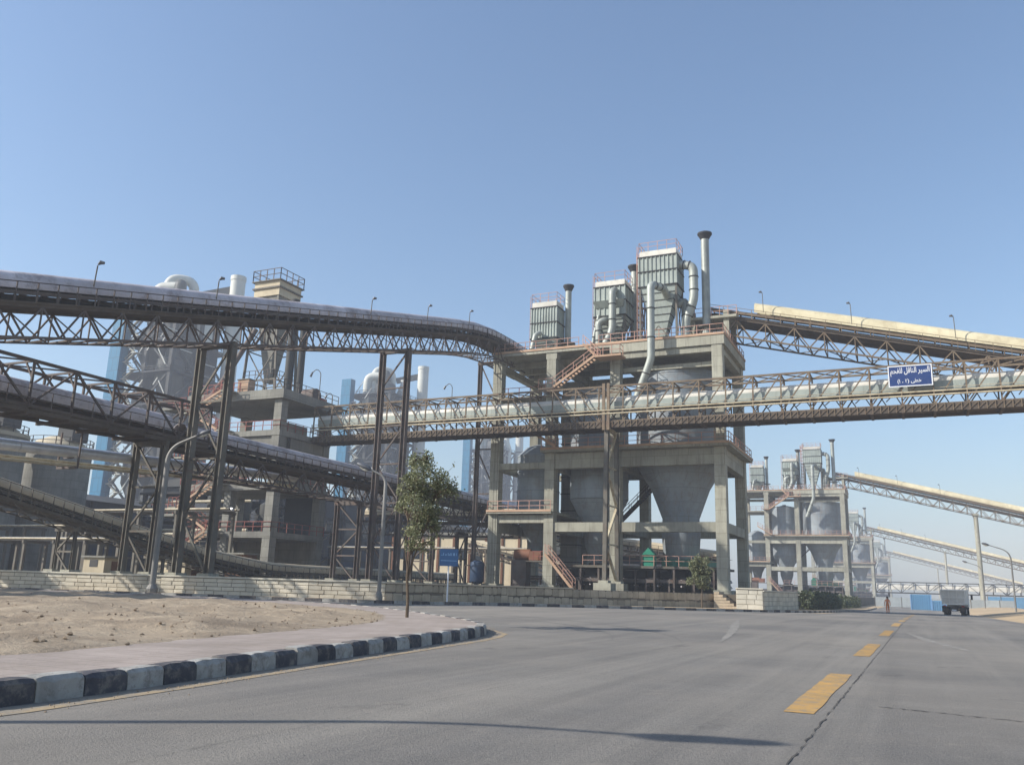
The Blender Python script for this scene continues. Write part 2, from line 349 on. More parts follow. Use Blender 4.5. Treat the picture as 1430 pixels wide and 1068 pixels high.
def crack(a, b, n, amp, w0, w1): strip_on(MB(), jag(a, b, n, amp), [R.uniform(w0, w1)*(R.random() > .12) for _ in range(n+1)], 0.006).build('crack', 'crack', road)
crack((-0.93, 2), (-0.83, 62), 520, 0.012, .004, .02); crack((-0.5, 10.6), (5.2, 9.2), 110, 0.03, .004, .05); crack((-7.0, 12.6), (-1.0, 11.2), 140, 0.03, .002, .012); crack((-4.6, 3.2), (-4.3, 30), 300, 0.012, .002, .006)

mat('gutter_dust', hexc(150, 140, 124), hexc(124, 117, 107), 0.97, scale=1.5, spots=.6, spot_col=hexc(116, 111, 104), spot_scale=3, bump=.4, bscale=20, tint=0)
mat('reflection_paint', hexc(132, 128, 121), hexc(120, 116, 110), 0.9, scale=2, spots=.8, spot_col=hexc(156, 151, 142), spot_scale=3, bump=.2, tint=0)  # pale tone for the windscreen reflections painted onto the road
gp = [(x+.16, y) for x, y in smooth_line([(-7.0, -5), (-7.22, 5.25), (-7.89, 10.16), (-8.57, 14.9), (-9.25, 18.6), (-9.9, 20.1), (-11.2, 21.9), (-14.3, 24.9)])]
strip_on(MB(), gp, [R.uniform(.16, .42) for _ in gp], .003).build('gutter_dust', 'gutter_dust', road)
mat('tyre_mark', hexc(98, 95, 92), hexc(110, 107, 102), 0.85, scale=1.5, spots=.8, spot_col=hexc(116, 112, 107), spot_scale=2.5, bump=.3, bscale=40, tint=0)
for cx_, cy_, r0, a0, a1, wd in ((-22.5, 15.5, 16.5, 78, 14, .16), (-22.5, 15.5, 18.1, 78, 14, .16)):
    q = [(cx_+r0*cos(radians(a0+(a1-a0)*i/90))*1.0, cy_+r0*sin(radians(a0+(a1-a0)*i/90))) for i in range(91)]
    strip_on(MB(), q, [wd*R.uniform(.6, 1.1)*min(1, min(i, 90-i)/40+.02) for i in range(91)], .0036).build('tyre_mark', 'tyre_mark', road)
mb = MB()
for _ in range(900):
    t = R.random(); i = int(t*(len(gp)-1)); x = gp[i][0]+abs(R.gauss(0, .22)); y = gp[i][1]+R.uniform(-.3, .3); z = gz(y)+.004; q = R.uniform(.004, .014); b = len(mb.v)
    mb.v += [(x-q, y, z), (x+q, y-q*.6, z), (x+q*.3, y+q, z), (x, y, z+q)]; mb.f += [(b, b+1, b+3), (b+1, b+2, b+3), (b+2, b, b+3)]
mb.build('road_grit', 'stone_bit', road)['kind'] = 'stuff'
for pts, wd in (([(1.1, 22.5), (.2, 27), (-.5, 33)], .3), ([(2.6, 9.6), (2.75, 12.2), (2.8, 15)], .16), ([(-7.4, 40), (-5.2, 27), (-4.4, 21.5)], .35)):  # pale strips on the asphalt, windscreen reflections put into colour
    q = smooth_line(pts); strip_on(MB(), q, [wd*R.uniform(.5, 1.2)*sin(pi*(.06+.88*i/(len(q)-1))) for i in range(len(q))], .0045).build('reflection_streak', 'reflection_paint', road)

def kerb_mesh(m, seed, L=0.56, h=0.22, wd=0.24):
    """one kerb stone: battered face, chipped arrises"""
    rg = random.Random(seed); mb = MB(); l = L/2; k = 7
    for i in range(k):
        t = i/(k-1); x = -l+.006+(L-.012)*t; e = .012*(i in (0, k-1)); c = rg.uniform(0, .035)*(rg.random() < .5)
        for y, z in [(e, -.05), (.008+e, h*.45), (.014+e+rg.uniform(-.004, .004), h-.045-c), (.045+c+rg.uniform(0, .01), h-e-rg.uniform(0, .006)), (wd*.6, h-e*.6), (wd, h-e*.6), (wd, -.05)]: mb.v.append((x, y, z))
    n = 7
    for i in range(k-1): mb.f += [(i*n+q, (i+1)*n+q, (i+1)*n+(q+1) % n, i*n+(q+1) % n) for q in range(n)]
    mb.f += [tuple(range(n)), tuple(range((k-1)*n, k*n))[::-1]]
    me = mb.mesh('kerb_block'); me.materials.append(M[m]); return me
KB = {k: [kerb_mesh(k, q) for q in range(8)] for k in ('kerb_white', 'kerb_black')}
def resample(pts, L):
    P = [Vector((p[0], p[1], 0)) for p in pts]; out = []; d = 0.0; nxt = 0.0
    for a, b in zip(P, P[1:]):
        ln = (b-a).length
        while nxt <= d+ln: out.append(a.lerp(b, (nxt-d)/ln)); nxt += L
        d += ln
    return out
def smooth_poly(pts, it=2):
    for _ in range(it):
        q = [pts[0]]
        for a, b in zip(pts, pts[1:]):
            q += [(a[0]*.75+b[0]*.25, a[1]*.75+b[1]*.25), (a[0]*.25+b[0]*.75, a[1]*.25+b[1]*.75)]
        pts = q+[pts[-1]]
    return pts
def kerb(label, pts, L, start=0, run=1, scale=1.0, limit=10**9):
    root = tag(thing('kerb', (0, 0, 0), label, 'kerb'), kind='structure')
    S = resample(pts, L)
    for i, (a, b) in enumerate(zip(S, S[1:])):
        if i >= limit: break
        k = 'kerb_black' if ((i+start)//run) % 2 else 'kerb_white'
        o = bpy.data.objects.new('kerb_block', R.choice(KB[k])); COL.objects.link(o); o.parent = root
        c = (a+b)/2; o.location = (c.x, c.y, gz(c.y)+R.uniform(-.014, .01))
        o.rotation_euler = (R.uniform(-.03, .03), R.uniform(-.012, .012), atan2(b.y-a.y, b.x-a.x)+R.uniform(-.025, .025)); o.scale = ((b-a).length/0.56, scale, scale)
    return root
# traffic island: kerb line, paved rim, bare dirt inside
isl = [(-7.0, -5), (-7.22, 5.25), (-7.47, 7.46), (-7.89, 10.16), (-8.2, 12.4), (-8.57, 14.9), (-8.92, 17), (-9.25, 18.6), (-9.9, 20.1),
       (-11.2, 21.9), (-14.3, 24.9), (-18.2, 28.5), (-22.3, 31.0), (-30, 32.6), (-45, 32), (-62, 28)]
isl_s = smooth_poly(isl, 2)
kerb('black and white kerb round the dirt traffic island', isl_s, 0.56, start=1)
def inset(pts, d):
    out = []
    for i, p in enumerate(pts):
        a = Vector(pts[max(i-1, 0)]); b = Vector(pts[min(i+1, len(pts)-1)]); t = (b-a).normalized()
        out.append((p[0]-t.y*d, p[1]+t.x*d))
    return out
rim = inset(isl_s, 0.22)
mb = MB(); mb.prism(rim+[(-62, -5)], -0.05, 0.205)
tag(mb.build('pavement', 'paver'), 'pinkish paved rim of the traffic island', 'pavement', kind='structure')
dirt_b = smooth_poly([(-9.25, -5), (-9.43, 6.76), (-9.98, 9.3), (-10.77, 13.35), (-11.28, 16.4), (-12.35, 19.4), (-14.95, 23.2), (-18.7, 26.4), (-30, 29.6), (-45, 29.2), (-62, 26)], 2)
def in_poly(x, y, P):
    c = False; j = len(P)-1
    for i in range(len(P)):
        if (P[i][1] > y) != (P[j][1] > y) and x < (P[j][0]-P[i][0])*(y-P[i][1])/(P[j][1]-P[i][1])+P[i][0]: c = not c
        j = i
    return c
from mathutils import noise as mnoise
dpoly = dirt_b+[(-62, -5)]
def edge_dist(x, y):
    d = 1e9
    for a, b in zip(dirt_b, dirt_b[1:]):
        ax, ay = a; bx, by = b; t = max(0, min(1, ((x-ax)*(bx-ax)+(y-ay)*(by-ay))/((bx-ax)**2+(by-ay)**2+1e-9)))
        d = min(d, (x-ax-t*(bx-ax))**2+(y-ay-t*(by-ay))**2)
    return sqrt(d)
def dirt_h(x, y):
    ed = edge_dist(x, y)
    if not in_poly(x, y, dpoly): return 0.205-min(.12, ed*.35)+.02*mnoise.noise(Vector((x*2, y*2, 0)))
    e = min(1.0, ed/1.6)
    h = mnoise.fractal(Vector((x*.35, y*.35, 0)), 1.0, 2.0, 5)*0.15+mnoise.fractal(Vector((x*1.5, y*1.5, 3)), .8, 2.0, 5)*0.085
    return 0.209+e*max(-.004, 0.06+h)+(1-e)*max(0, h)*0.12
mb = MB(); idx = {}
xs = [-8.6-0.2*i-0.0022*i*i for i in range(105)]; ys = [0+0.24*i for i in range(132)]
for j, y in enumerate(ys):
    for i, x in enumerate(xs):
        if x > -62 and (in_poly(x, y, dpoly) or edge_dist(x, y) < .7): idx[(i, j)] = len(mb.v); mb.v.append((x, y, dirt_h(x, y)))
for (i, j) in list(idx):
    q = [(i, j), (i+1, j), (i+1, j+1), (i, j+1)]
    if all(k in idx for k in q): mb.f.append(tuple(idx[k] for k in q)[::-1])
    else:
        t = [k for k in q if k in idx]
        if len(t) == 3: mb.f.append(tuple(idx[k] for k in t)[::-1])
tag(mb.build('dirt_ground', 'dirt', smooth=True), 'uneven bare brown dirt filling the traffic island', 'dirt', kind='structure')
mb = MB()                                                         # gravel and small clods
for _ in range(1700):
    x = -9.3-abs(R.gauss(0, 9)); y = R.uniform(2, 29)
    if not in_poly(x, y, dpoly): continue
    z = dirt_h(x, y); s = R.choice([.012, .015, .02, .02, .03, .045])*R.uniform(.6, 1.3)
    b = len(mb.v)
    for dx, dy, dz in ((1,0,0),(0,1,0),(-1,0,0),(0,-1,0),(0,0,1),(0,0,-1)):
        mb.v.append((x+dx*s*R.uniform(.6,1.3), y+dy*s*R.uniform(.6,1.3), z+s*.2+dz*s*R.uniform(.5,.9)))
    mb.f += [(b,b+1,b+4),(b+1,b+2,b+4),(b+2,b+3,b+4),(b+3,b,b+4),(b+1,b,b+5),(b+2,b+1,b+5),(b+3,b+2,b+5),(b,b+3,b+5)]
tag(mb.build('gravel', 'stone_bit'), 'loose stones and clods scattered over the bare dirt', 'gravel', kind='stuff')

# far kerb and the pavement below the yard wall
WALL = [(-66, 33.5), (-51.7, 36.3), (-41.3, 39.2), (-31.75, 41.0), (-27.6, 42.6), (-26.1, 46.6), (-24.8, 52), (-22, 57.7), (-18.6, 63.9), (-15.3, 73.2)]
fark = smooth_poly([(-66, 32.6), (-51, 35.2), (-40, 38.0), (-31, 39.9), (-25.8, 41.2), (-23.9, 45), (-22.3, 49.5), (-18.4, 56), (-13.4, 64), (-9.6, 71.5), (-8.1, 84), (-7.5, 100), (-7.4, 170)], 2)
fk = fark[::-1]
kerb('black and white kerb along the pavement below the yard wall', fk, 1.0, start=0, scale=0.8, limit=165)
mb = MB(); rf = inset(fk, -0.2)
mb.v = []; b = 0
inner = [(-12.0, 170), (-12, 100), (-12.0, 84), (-13, 75), (-15.0, 73.4)]+[(x+.3, y+.3) for x, y in WALL[::-1]]
ring = [(x, y) for x, y in inset(fk, 0.19)]
poly = ring+inner[::-1]
bm = bmesh.new(); vs = [bm.verts.new((x, y, gz(y)+0.155)) for x, y in poly]; f = bm.faces.new(vs)
bmesh.ops.triangulate(bm, faces=[f]); me = bpy.data.meshes.new('pavement'); bm.to_mesh(me); bm.free(); me.materials.append(M['sand'])
for p in me.polygons:
    if p.normal.z < 0: p.flip()
o = bpy.data.objects.new('pavement', me); COL.objects.link(o); tag(o, 'sandy pavement strip between far kerb and yard wall', 'pavement', kind='structure')
# raised plant yard behind the wall
yard_b = WALL+[(-13.0, 73.6), (-12.6, 84), (-11.6, 126), (-11.2, 330), (-11.2, 1500), (-900, 1500), (-900, -120), (-66, -120)]
mb = MB(); mb.prism([(x-(.35 if y < 74 else .6), y+.35) for x, y in yard_b], -3.0, 1.0)
tag(mb.build('plant_yard', 'yard'), 'raised dusty yard of the plant behind the stone wall', 'yard', kind='structure')

# ------------------------------------------------------------------ stone walls
def seg_frame(a, b):
    a = Vector((*a, 0)); b = Vector((*b, 0)); d = (b-a); L = d.length; d.normalize(); n = Vector((d.y, -d.x, 0))   # n faces the road
    return a, d, n, L
def stone(name, parent, a, d, n, u0, u1, z0, z1, cut, m, out=0.05, jit=0.02):
    """one stone with chamfered, uneven face; outline may have cut corners"""
    rg = R; c = min(cut, (u1-u0)*.4, (z1-z0)*.45)
    if c > 0.03: ol = [(u0+c*rg.random(), z0), (u1-c*rg.random(), z0), (u1, z0+c*rg.random()), (u1, z1-c), (u1-c, z1), (u0+c, z1), (u0, z1-c), (u0, z0+c*rg.random())]
    else: ol = [(u0, z0), (u1, z0), (u1, z1), (u0, z1)]
    k = len(ol); cu = (u0+u1)/2; cz = (z0+z1)/2; mb = MB(); o = out*rg.uniform(.7, 1.4)
    for u, z in ol: p = a+d*u; mb.v.append((p.x, p.y, z))
    for u, z in ol:
        u2 = cu+(u-cu)*(1-.014/(u1-u0)*2)+rg.uniform(-jit, jit)*.4; z2 = cz+(z-cz)*(1-.014/(z1-z0)*2)+rg.uniform(-jit, jit)*.4
        p = a+d*u2+n*(o+rg.uniform(-.008, .008)); mb.v.append((p.x, p.y, z2))
    mb.f = [(i, (i+1) % k, k+(i+1) % k, k+i) for i in range(k)]+[tuple(range(k, 2*k))]
    mb.build(name, m, parent)
def stone_wall(label, pts, ztop, thick, m, mj, style, cop, group='stone walls along the yard'):
    root = thing('stone_wall', (pts[0][0], pts[0][1], 0), label, 'wall', group)
    mbc = MB(); mbk = MB()
    for a2, b2 in zip(pts, pts[1:]):
        a, d, n, L = seg_frame(a2, b2); q = a+d*L
        P = [a, q, q-n*thick, a-n*thick]
        mbk.prism([(p.x, p.y) for p in P][::-1], min(gz(a.y), gz(q.y))-.3, ztop)
        if cop: mbc.prism([(p.x, p.y) for p in (a+n*.09-d*.02, q+n*.09+d*.02, q-n*(thick+.05)+d*.02, a-n*(thick+.05)-d*.02)][::-1], ztop+.003, ztop+.1)
        z0 = min(gz(a.y), gz(q.y))+.13; H = ztop-z0-.02
        if style == 'ashlar':
            nr = 4; rh = H/nr
            for r_ in range(nr):
                u = 0.0
                while u < L-.05:
                    wd = R.uniform(.5, 1.05); u1 = min(L, u+wd)
                    if L-u1 < .3: u1 = L
                    stone('stone', root, a, d, n, u+.012, u1-.012, z0+r_*rh+.012, z0+(r_+1)*rh-.012, 0, m, .03); u = u1
        else:
            nr = 2; u = 0.0
            hmid = H*.45
            for r_ in range(nr):
                u = -R.uniform(0, .3) if r_ else 0.0
                while u < L-.05:
                    wd = R.uniform(.42, .85); u1 = min(L, u+wd); uu = max(u, 0)
                    if L-u1 < .25: u1 = L
                    za, zb = (z0, z0+hmid+R.uniform(-.07, .07)) if r_ == 0 else (z0+hmid+.08*R.uniform(.6, 1.4), z0+H)
                    if u1-uu > .12: stone('stone', root, a, d, n, uu+.011, u1-.011, za+.008, zb-.008, R.uniform(.03, .11), m, .026)
                    u = u1
    mbk.build('core', mj, root)
    if cop: mbc.build('coping', cop, root)
    return root
stone_wall('pale coursed stone wall left of the lamp post, low and sunlit', WALL[:3], 1.08, .4, 'ashlar', 'ashlar_joint', 'ashlar', 'white_stone')
stone_wall('pale coursed stone wall between curved lamp post and straight lamp post', WALL[2:5], 1.08, .4, 'ashlar', 'ashlar_joint', 'ashlar', 'white_stone')
stone_wall('brown rubble stone wall behind the small blue road sign', WALL[4:8], 1.06, .4, 'rubble', 'rubble_joint', 'rubble', 'rubble')
stone_wall('brown rubble stone wall below the tall silo building', WALL[7:], 1.04, .4, 'rubble', 'rubble_joint', 'rubble', None)
# steps, white end wall and dark wall running on along the road
st = thing('stone_steps', (-14.5, 72.5, 0), 'grey stone steps climbing to the yard beside the white wall', 'steps')
for i in range(6):
    z = gz(72)+.13+i*.22
    MB().box(-15.25, -13.35-i*.3, 71.9+i*.06, 74.2, z, z+.2).build('step', 'rubble', st)
stone_wall('short white stone end wall beside the steps', [(-13.3, 71.2), (-11.3, 71.6)], 1.45, .5, 'white_stone', 'ashlar_joint', 'ashlar', 'white_stone')
stone_wall('shaded grey stone wall running along the road past the steps', [(-11.3, 71.6), (-11.0, 80), (-10.9, 90)], 1.3, .5, 'ashlar', 'ashlar_joint', 'ashlar', 'white_stone')

# ------------------------------------------------------------------ trusses and conveyors
def lerp_path(pts, step):
    P = [Vector(p) for p in pts]; d = [0]
    for a, b in zip(P, P[1:]): d.append(d[-1]+sqrt((b.x-a.x)**2+(b.y-a.y)**2))
    n = max(2, int(d[-1]/step+.5)); out = []
    for i in range(n+1):
        s = d[-1]*i/n; j = 0
        while j < len(d)-2 and s > d[j+1]: j += 1
        out.append(P[j].lerp(P[j+1], (s-d[j])/(d[j+1]-d[j])))
    return out
def lateral(P):
    t = (P[-1]-P[0]); t.z = 0; t.normalize(); return Vector((t.y, -t.x, 0))
def truss(mb, P, lat, wd, zt, zb, ch=.13, dg=.09, warren=True):
    """deck truss below a conveyor: bottom chords and W bracing on both faces, cross frames"""
    for s in (-1, 1):
        o = lat*s*wd/2
        for a, b in zip(P, P[1:]):
            mb.beam(a+o+V(0,0,zb), b+o+V(0,0,zb), ch)
            m = (a+b)/2
            mb.beam(a+o+V(0,0,zt), m+o+V(0,0,zb), dg); mb.beam(m+o+V(0,0,zb), b+o+V(0,0,zt), dg)
    for i, a in enumerate(P):
        mb.beam(a-lat*wd/2+V(0,0,zb), a+lat*wd/2+V(0,0,zb), dg); mb.beam(a-lat*wd/2+V(0,0,zt), a+lat*wd/2+V(0,0,zb), dg*.7)
        for k in (-1, 1): mb.beam(a+lat*k*wd/2+V(0,0,zt), a+lat*k*wd/2+V(0,0,zb), dg*.8)
    for i, (a, b) in enumerate(zip(P, P[1:])):
        k = 1 if i % 2 else -1
        mb.beam(a-lat*wd/2*k+V(0,0,zb), b+lat*wd/2*k+V(0,0,zb), dg*.7)
        m = (a+b)/2; mb.beam(m-lat*wd/2+V(0,0,zb), m+lat*wd/2+V(0,0,zb), dg)
def hood_panel(a, b, lat, r, drop, nseg=10):
    mb = MB(); k = 0; prof = [(-r, -r-drop)]+[(-r*cos(pi*i/nseg), -r+r*sin(pi*i/nseg)) for i in range(nseg+1)]+[(r, -r-drop)]
    for c in (a, b):
        for x, z in prof: p = c+lat*x; mb.v.append((p.x, p.y, p.z+z))
    n = len(prof)
    mb.f = [(i, i+1, n+i+1, n+i) for i in range(n-1)]
    # inner skin so the sheet has thickness
    ri = r-.03; pi_ = [(-ri, -r-drop)]+[(-ri*cos(pi*i/nseg), -r+ri*sin(pi*i/nseg)) for i in range(nseg+1)]+[(ri, -r-drop)]
    for c in (a, b):
        for x, z in pi_: p = c+lat*x; mb.v.append((p.x, p.y, p.z+z))
    o = 2*n
    mb.f += [(o+i+1, o+i, o+n+i, o+n+i+1) for i in range(n-1)]+[(0, n, o+n, o), (n-1, o+n-1, o+2*n-1, 2*n-1)]
    mb.f += [(i+1, i, o+i, o+i+1) for i in range(n-1)]+[(n+i, n+i+1, o+n+i+1, o+n+i) for i in range(n-1)]
    return mb
def conveyor(name, label, pts, s=1.0, hood='hood_lilac', steel='dark_steel', railm='dark_steel', deckm='brown_deck', panel=2.4, hood_from=0.0,
             hood_to=1e9, with_truss=True, group='covered belt conveyors', truss_h=1.6, rail_in=False, rr=.035, hood_len=4.8):
    P = lerp_path(pts, panel); lat = lateral(P); root = thing(name, tuple(P[0]), label, 'conveyor', group)
    r = .85*s; zd = -1.95*s; zt = -2.14*s; zb = zt-truss_h*s; wd = 2.7*s
    H = lerp_path(pts, hood_len); acc = 0
    for i, (a, b) in enumerate(zip(H, H[1:])):
        if acc >= hood_from and acc < hood_to:
            hood_panel(a, b+(b-a)*.004, lat, r+(.012 if i % 2 else 0), .22*s).build('cover_panel', hood, root, True)
        acc += (b-a).length
    mb = MB()
    for a, b in zip(P, P[1:]):
        mb.beam(a+V(0,0,-1.12*s), b+V(0,0,-1.12*s), 1.1*s, .08); mb.beam(a+V(0,0,-1.6*s), b+V(0,0,-1.6*s), 1.1*s, .06)
    mb.build('belt', 'belt_black', root)
    mb = MB()
    for a, b in zip(P, P[1:]):
        for k in (-1, 1): mb.beam(a+lat*k*.75*s+V(0,0,-1.3*s), b+lat*k*.75*s+V(0,0,-1.3*s), .1, .22*s)
        for t in (0, .5):
            m = a.lerp(b, t); mb.beam(m-lat*.75*s+V(0,0,-1.2*s), m+lat*.75*s+V(0,0,-1.2*s), .1)
            for k in (-1, 1): mb.beam(m+lat*k*.75*s+V(0,0,zd), m+lat*k*.75*s+V(0,0,-1.1*s), .09)
    mb.build('idler_frame', steel, root)
    mb = MB()
    for a, b in zip(P, P[1:]):
        mb.beam(a+V(0,0,zd), b+V(0,0,zd), wd+.35*s, .08)
        for k in (-1, 1): mb.beam(a+lat*k*(wd/2)+V(0,0,(zd+zt)/2-.02), b+lat*k*(wd/2)+V(0,0,(zd+zt)/2-.02), .14, .22*s)
    mb.build('deck', deckm, root)
    if with_truss:
        mb = MB(); truss(mb, P, lat, wd, zt, zb, .13*s, .09*s); mb.build('truss', steel, root)
    mb = MB()
    for k in (-1, 1): rail(mb, [p+lat*k*(wd/2+.1)+V(0,0,zd) for p in (P[0], *pts_mid(pts), P[-1])], 1.15, 1.25*s, rr)
    mb.build('railing', railm, root)
    return root
def pts_mid(pts): return [Vector(p) for p in pts[1:-1]]
def trestle(label, c, lat, half, ztop, zbase, wd=.42, m='grey_steel', bm_=None, bw=.13, bays=3, group='conveyor trestles', batter=0.0, sec=None):
    root = thing('trestle', (c[0], c[1], zbase), label, 'trestle', group); c = Vector((c[0], c[1], 0)); lat = Vector(lat)
    A = []
    for k in (-1, 1):
        top = c+lat*k*half+V(0,0,ztop); bot = c+lat*k*(half+batter)+V(0,0,zbase); A.append((bot, top))
        mb = MB(); up = lat; dp = wd*.9
        # H section: two flanges and a web
        fw = Vector((lat.y, -lat.x, 0))
        for f_ in (-1, 1): mb.beam(bot+lat*f_*wd*.42, top+lat*f_*wd*.42, wd*.16, wd, up=fw)
        mb.beam(bot, top, wd*.7, wd*.14, up=fw)
        mb.build('leg', m, root)
        MB().box(bot.x-.5, bot.x+.5, bot.y-.5, bot.y+.5, zbase-.05, zbase+.35).build('footing', 'concrete', root)
    (b0, t0), (b1, t1) = A
    mb = MB()
    for i in range(bays):
        f0, f1 = i/bays, (i+1)/bays
        p0, p1, q0, q1 = b0.lerp(t0, f0), b0.lerp(t0, f1), b1.lerp(t1, f0), b1.lerp(t1, f1)
        if i: mb.beam(p0, q0, .14)
        if i % 2: mb.beam(p0, q1, bw)
        else: mb.beam(q0, p1, bw)
    mb.beam(t0-lat*.3, t1+lat*.3, .3, .36); mb.build('bracing', bm_ or m, root)
    return root

# ------------------------------------------------------------------ silo building (built once, copied down the row)
BX = (-17.7, -28.9, -36.5, -43.3); YF, YB = 88.55, 99.6
ROW = []                                                       # roots that repeat in every building of the row
def add_row(o): ROW.append(o); return o
def silo_building():
    root = add_row(thing('silo_building', (-17.7, 88.5, 1.0), 'tall open concrete frame building nearest the road, holding steel silos', 'building', 'silo buildings in a row'))
    def bx(name, m, *a): return MB().box(*a).build(name, m, root)
    h = .56
    for x in BX:
        for y in (YF, YB):
            top = 26.55 if x != BX[3] else 26.5
            bx('column', 'concrete', x-h, x+h, y-h, y+h, 0.95, top)
            bx('column_base', 'concrete', x-.9, x+.9, y-.9, y+.9, 0.9, 1.35)
    def bays(z0, z1, ks, rows=(YF, YB), wd=.42, off=0):
        for k in ks:
            x1, x0 = BX[k], BX[k+1]
            for y in rows: bx('beam', 'concrete', x0+h, x1-h, y-wd, y+wd, z0, z1)
    def sides(z0, z1, xs, wd=.4):
        for x in xs: bx('beam', 'concrete', x-wd, x+wd, YF+h, YB-h, z0, z1)
    bays(7.05, 8.05, (0, 1)); sides(7.05, 8.05, BX)
    bays(8.0, 8.85, (2,)); bx('slab', 'concrete', -43.9, -36.0, 87.5, 100.2, 9.0, 9.28)
    bays(13.95, 15.65, (0, 1)); bays(14.0, 14.7, (2,)); sides(13.95, 15.65, BX[:3]); sides(14.0, 14.7, BX[3:])
    bx('slab', 'concrete', -37.3, -16.5, 87.2, 100.7, 15.7, 16.02)
    bays(25.9, 26.55, (0,)); bays(25.9, 26.55, (1, 2), rows=(YB,)); sides(25.9, 26.55, BX)
    bays(24.6, 25.1, (0,), rows=(YF+.9,), wd=.25)
    bx('slab', 'concrete', -29.5, -16.9, 87.92, 100.3, 26.6, 27.72); bx('slab', 'concrete', -43.9, -29.51, 87.92, 100.3, 27.3, 27.71)
    for x in BX[2:]:
        for y in (YF, YB): bx('column_head', 'concrete', x-h-.1, x+h+.1, y-h+.02, y+h, 26.56, 27.29)
    for y in (91.5, 94.5, 97.5): bx('beam', 'concrete', -43.4, -29.6, y-.2, y+.2, 26.58, 27.29)
    bx('slab', 'concrete', -43.5, -36.2, 88.2, 98.5, 22.1, 22.4)
    # rust coloured toe boards on the slab edges
    for x0, x1, z in ((-43.9, -16.9, 27.74), (-37.3, -16.5, 16.04)): bx('toe_board', 'rust_edge', x0, x1, (87.84 if z > 20 else 87.12), (87.9 if z > 20 else 87.18), z-.1, z+.14)
    bx('toe_board', 'rust_edge', -16.88, -16.82, 87.9, 100.3, 27.64, 27.88); bx('toe_board', 'rust_edge', -16.48, -16.42, 87.2, 100.7, 15.94, 16.18)
    bx('toe_board', 'rust_edge', -43.9, -36.0, 87.42, 87.48, 9.18, 9.42)
    for pts, m in (([(-30.8, 88.0, 27.74), (-17.0, 88.0, 27.74), (-17.0, 100.2, 27.74), (-43.8, 100.2, 27.74)], 'rust_rail'),
                   ([(-43.8, 88.0, 27.74), (-33.2, 88.0, 27.74)], 'rust_rail'),
                   ([(-37.2, 87.3, 16.03), (-16.6, 87.3, 16.03), (-16.6, 100.6, 16.03), (-37, 100.6, 16.03)], 'rust_rail'),
                   ([(-43.8, 100.0, 9.3), (-43.8, 87.6, 9.3), (-36.1, 87.6, 9.3)], 'rust_rail'),
                   ([(-43.4, 88.3, 22.42), (-36.4, 88.3, 22.42)], 'red_rail')):
        rail(MB(), pts, 1.1, 1.35, .038).build('railing', m, root)
    # outside stair at the front and its landings
    bx('landing', 'rust_edge', -30.6, -27.6, 86.0, 87.9, 25.75, 25.95)
    bx('landing', 'rust_edge', -37.2, -35.4, 86.0, 87.9, 22.55, 22.72)
    flight(root, (-35.5, 86.5, 22.7), (-30.6, 86.5, 25.95), .95, (0, 1, 0)); flight(root, (-35.0, 86.4, 16.05), (-38.6, 86.4, 18.2), .9, (0, 1, 0)); flight(root, (-33.2, 87.4, 1.0), (-36.4, 87.4, 4.6), .9, (0, 1, 0))
    flight(root, (-32.4, 98.4, 8.1), (-26.4, 98.4, 13.9), .9, (0, 1, 0), 'dark_steel', 'dark_steel'); flight(root, (-30.6, 87.6, 26.0), (-32.4, 87.6, 27.74), .8, (0, 1, 0))
    for pts in ([(-30.6, 86.05, 25.95), (-27.7, 86.05, 25.95), (-27.7, 87.1, 25.95)], [(-37.2, 86.05, 22.72), (-35.5, 86.05, 22.72)]): rail(MB(), pts, 1.05, 1, .035).build('railing', 'rust_rail', root)
    # head house of the incoming conveyor on the roof
    for x in (-21.4, -17.6):
        for y in (93.4, 97.4): bx('post', 'concrete', x-.3, x+.3, y-.3, y+.3, 27.72, 32.0)
    bx('slab', 'concrete', -22.0, -16.4, 92.8, 98.0, 31.0, 31.3)
    rail(MB(), [(-22, 92.9, 31.3), (-16.4, 92.9, 31.3)], 1.05, 1, .035).build('railing', 'rust_rail', root)
    # low discharge platform with feeders under the outlets
    bx('platform', 'grey_steel', -36, -18.4, 89.4, 98, 3.35, 3.6); rail(MB(), [(-33, 89.5, 3.6), (-18.5, 89.5, 3.6)], 1.05, 1.3, .035).build('railing', 'rust_rail', root)
    mb = MB()
    for i in range(9): mb.box(-35.4+i*2.05, -35.2+i*2.05, 89.5, 89.7, 1.0, 3.35)
    mb.build('platform_post', 'dark_steel', root)
    return root
silo_building()
def silo(cx, cy, prof, label, bands, ladder=None):
    root = add_row(thing('steel_silo', (cx, cy, prof[-1][1]), label, 'silo', 'steel silos in the frame buildings'))
    cyl = [p for p in prof if p[2] == 's']; cone = [p for p in prof if p[2] == 'c']
    MB().lathe(cx, cy, [(r, z) for r, z, _ in cyl][::-1], 40).build('shell', 'silo_steel', root, True)
    if cone: MB().lathe(cx, cy, [(r, z) for r, z, _ in cone][::-1], 40).build('hopper', 'silo_steel', root, True)
    R0 = max(p[0] for p in prof)
    for z in bands: MB().lathe(cx, cy, [(R0-.02, z-.09), (R0+.05, z-.09), (R0+.05, z+.09), (R0-.02, z+.09)], 40).build('band', 'silo_steel', root)
    return root
silo(-23.3, 94.1, [(.6, 25.6, 's'), (.6, 25.4, 's'), (4.78, 24.7, 's'), (4.78, 14.55, 's'), (4.74, 14.5, 'c'), (3.2, 12.0, 'c'), (2.0, 8.8, 'c'), (2.1, 7.2, 'c'), (1.9, 4.6, 'c'), (1.1, 3.7, 'c')],
     'wide grey steel silo with hopper in the right bay of the nearest frame', (16.6, 19.0, 21.6, 24.4))
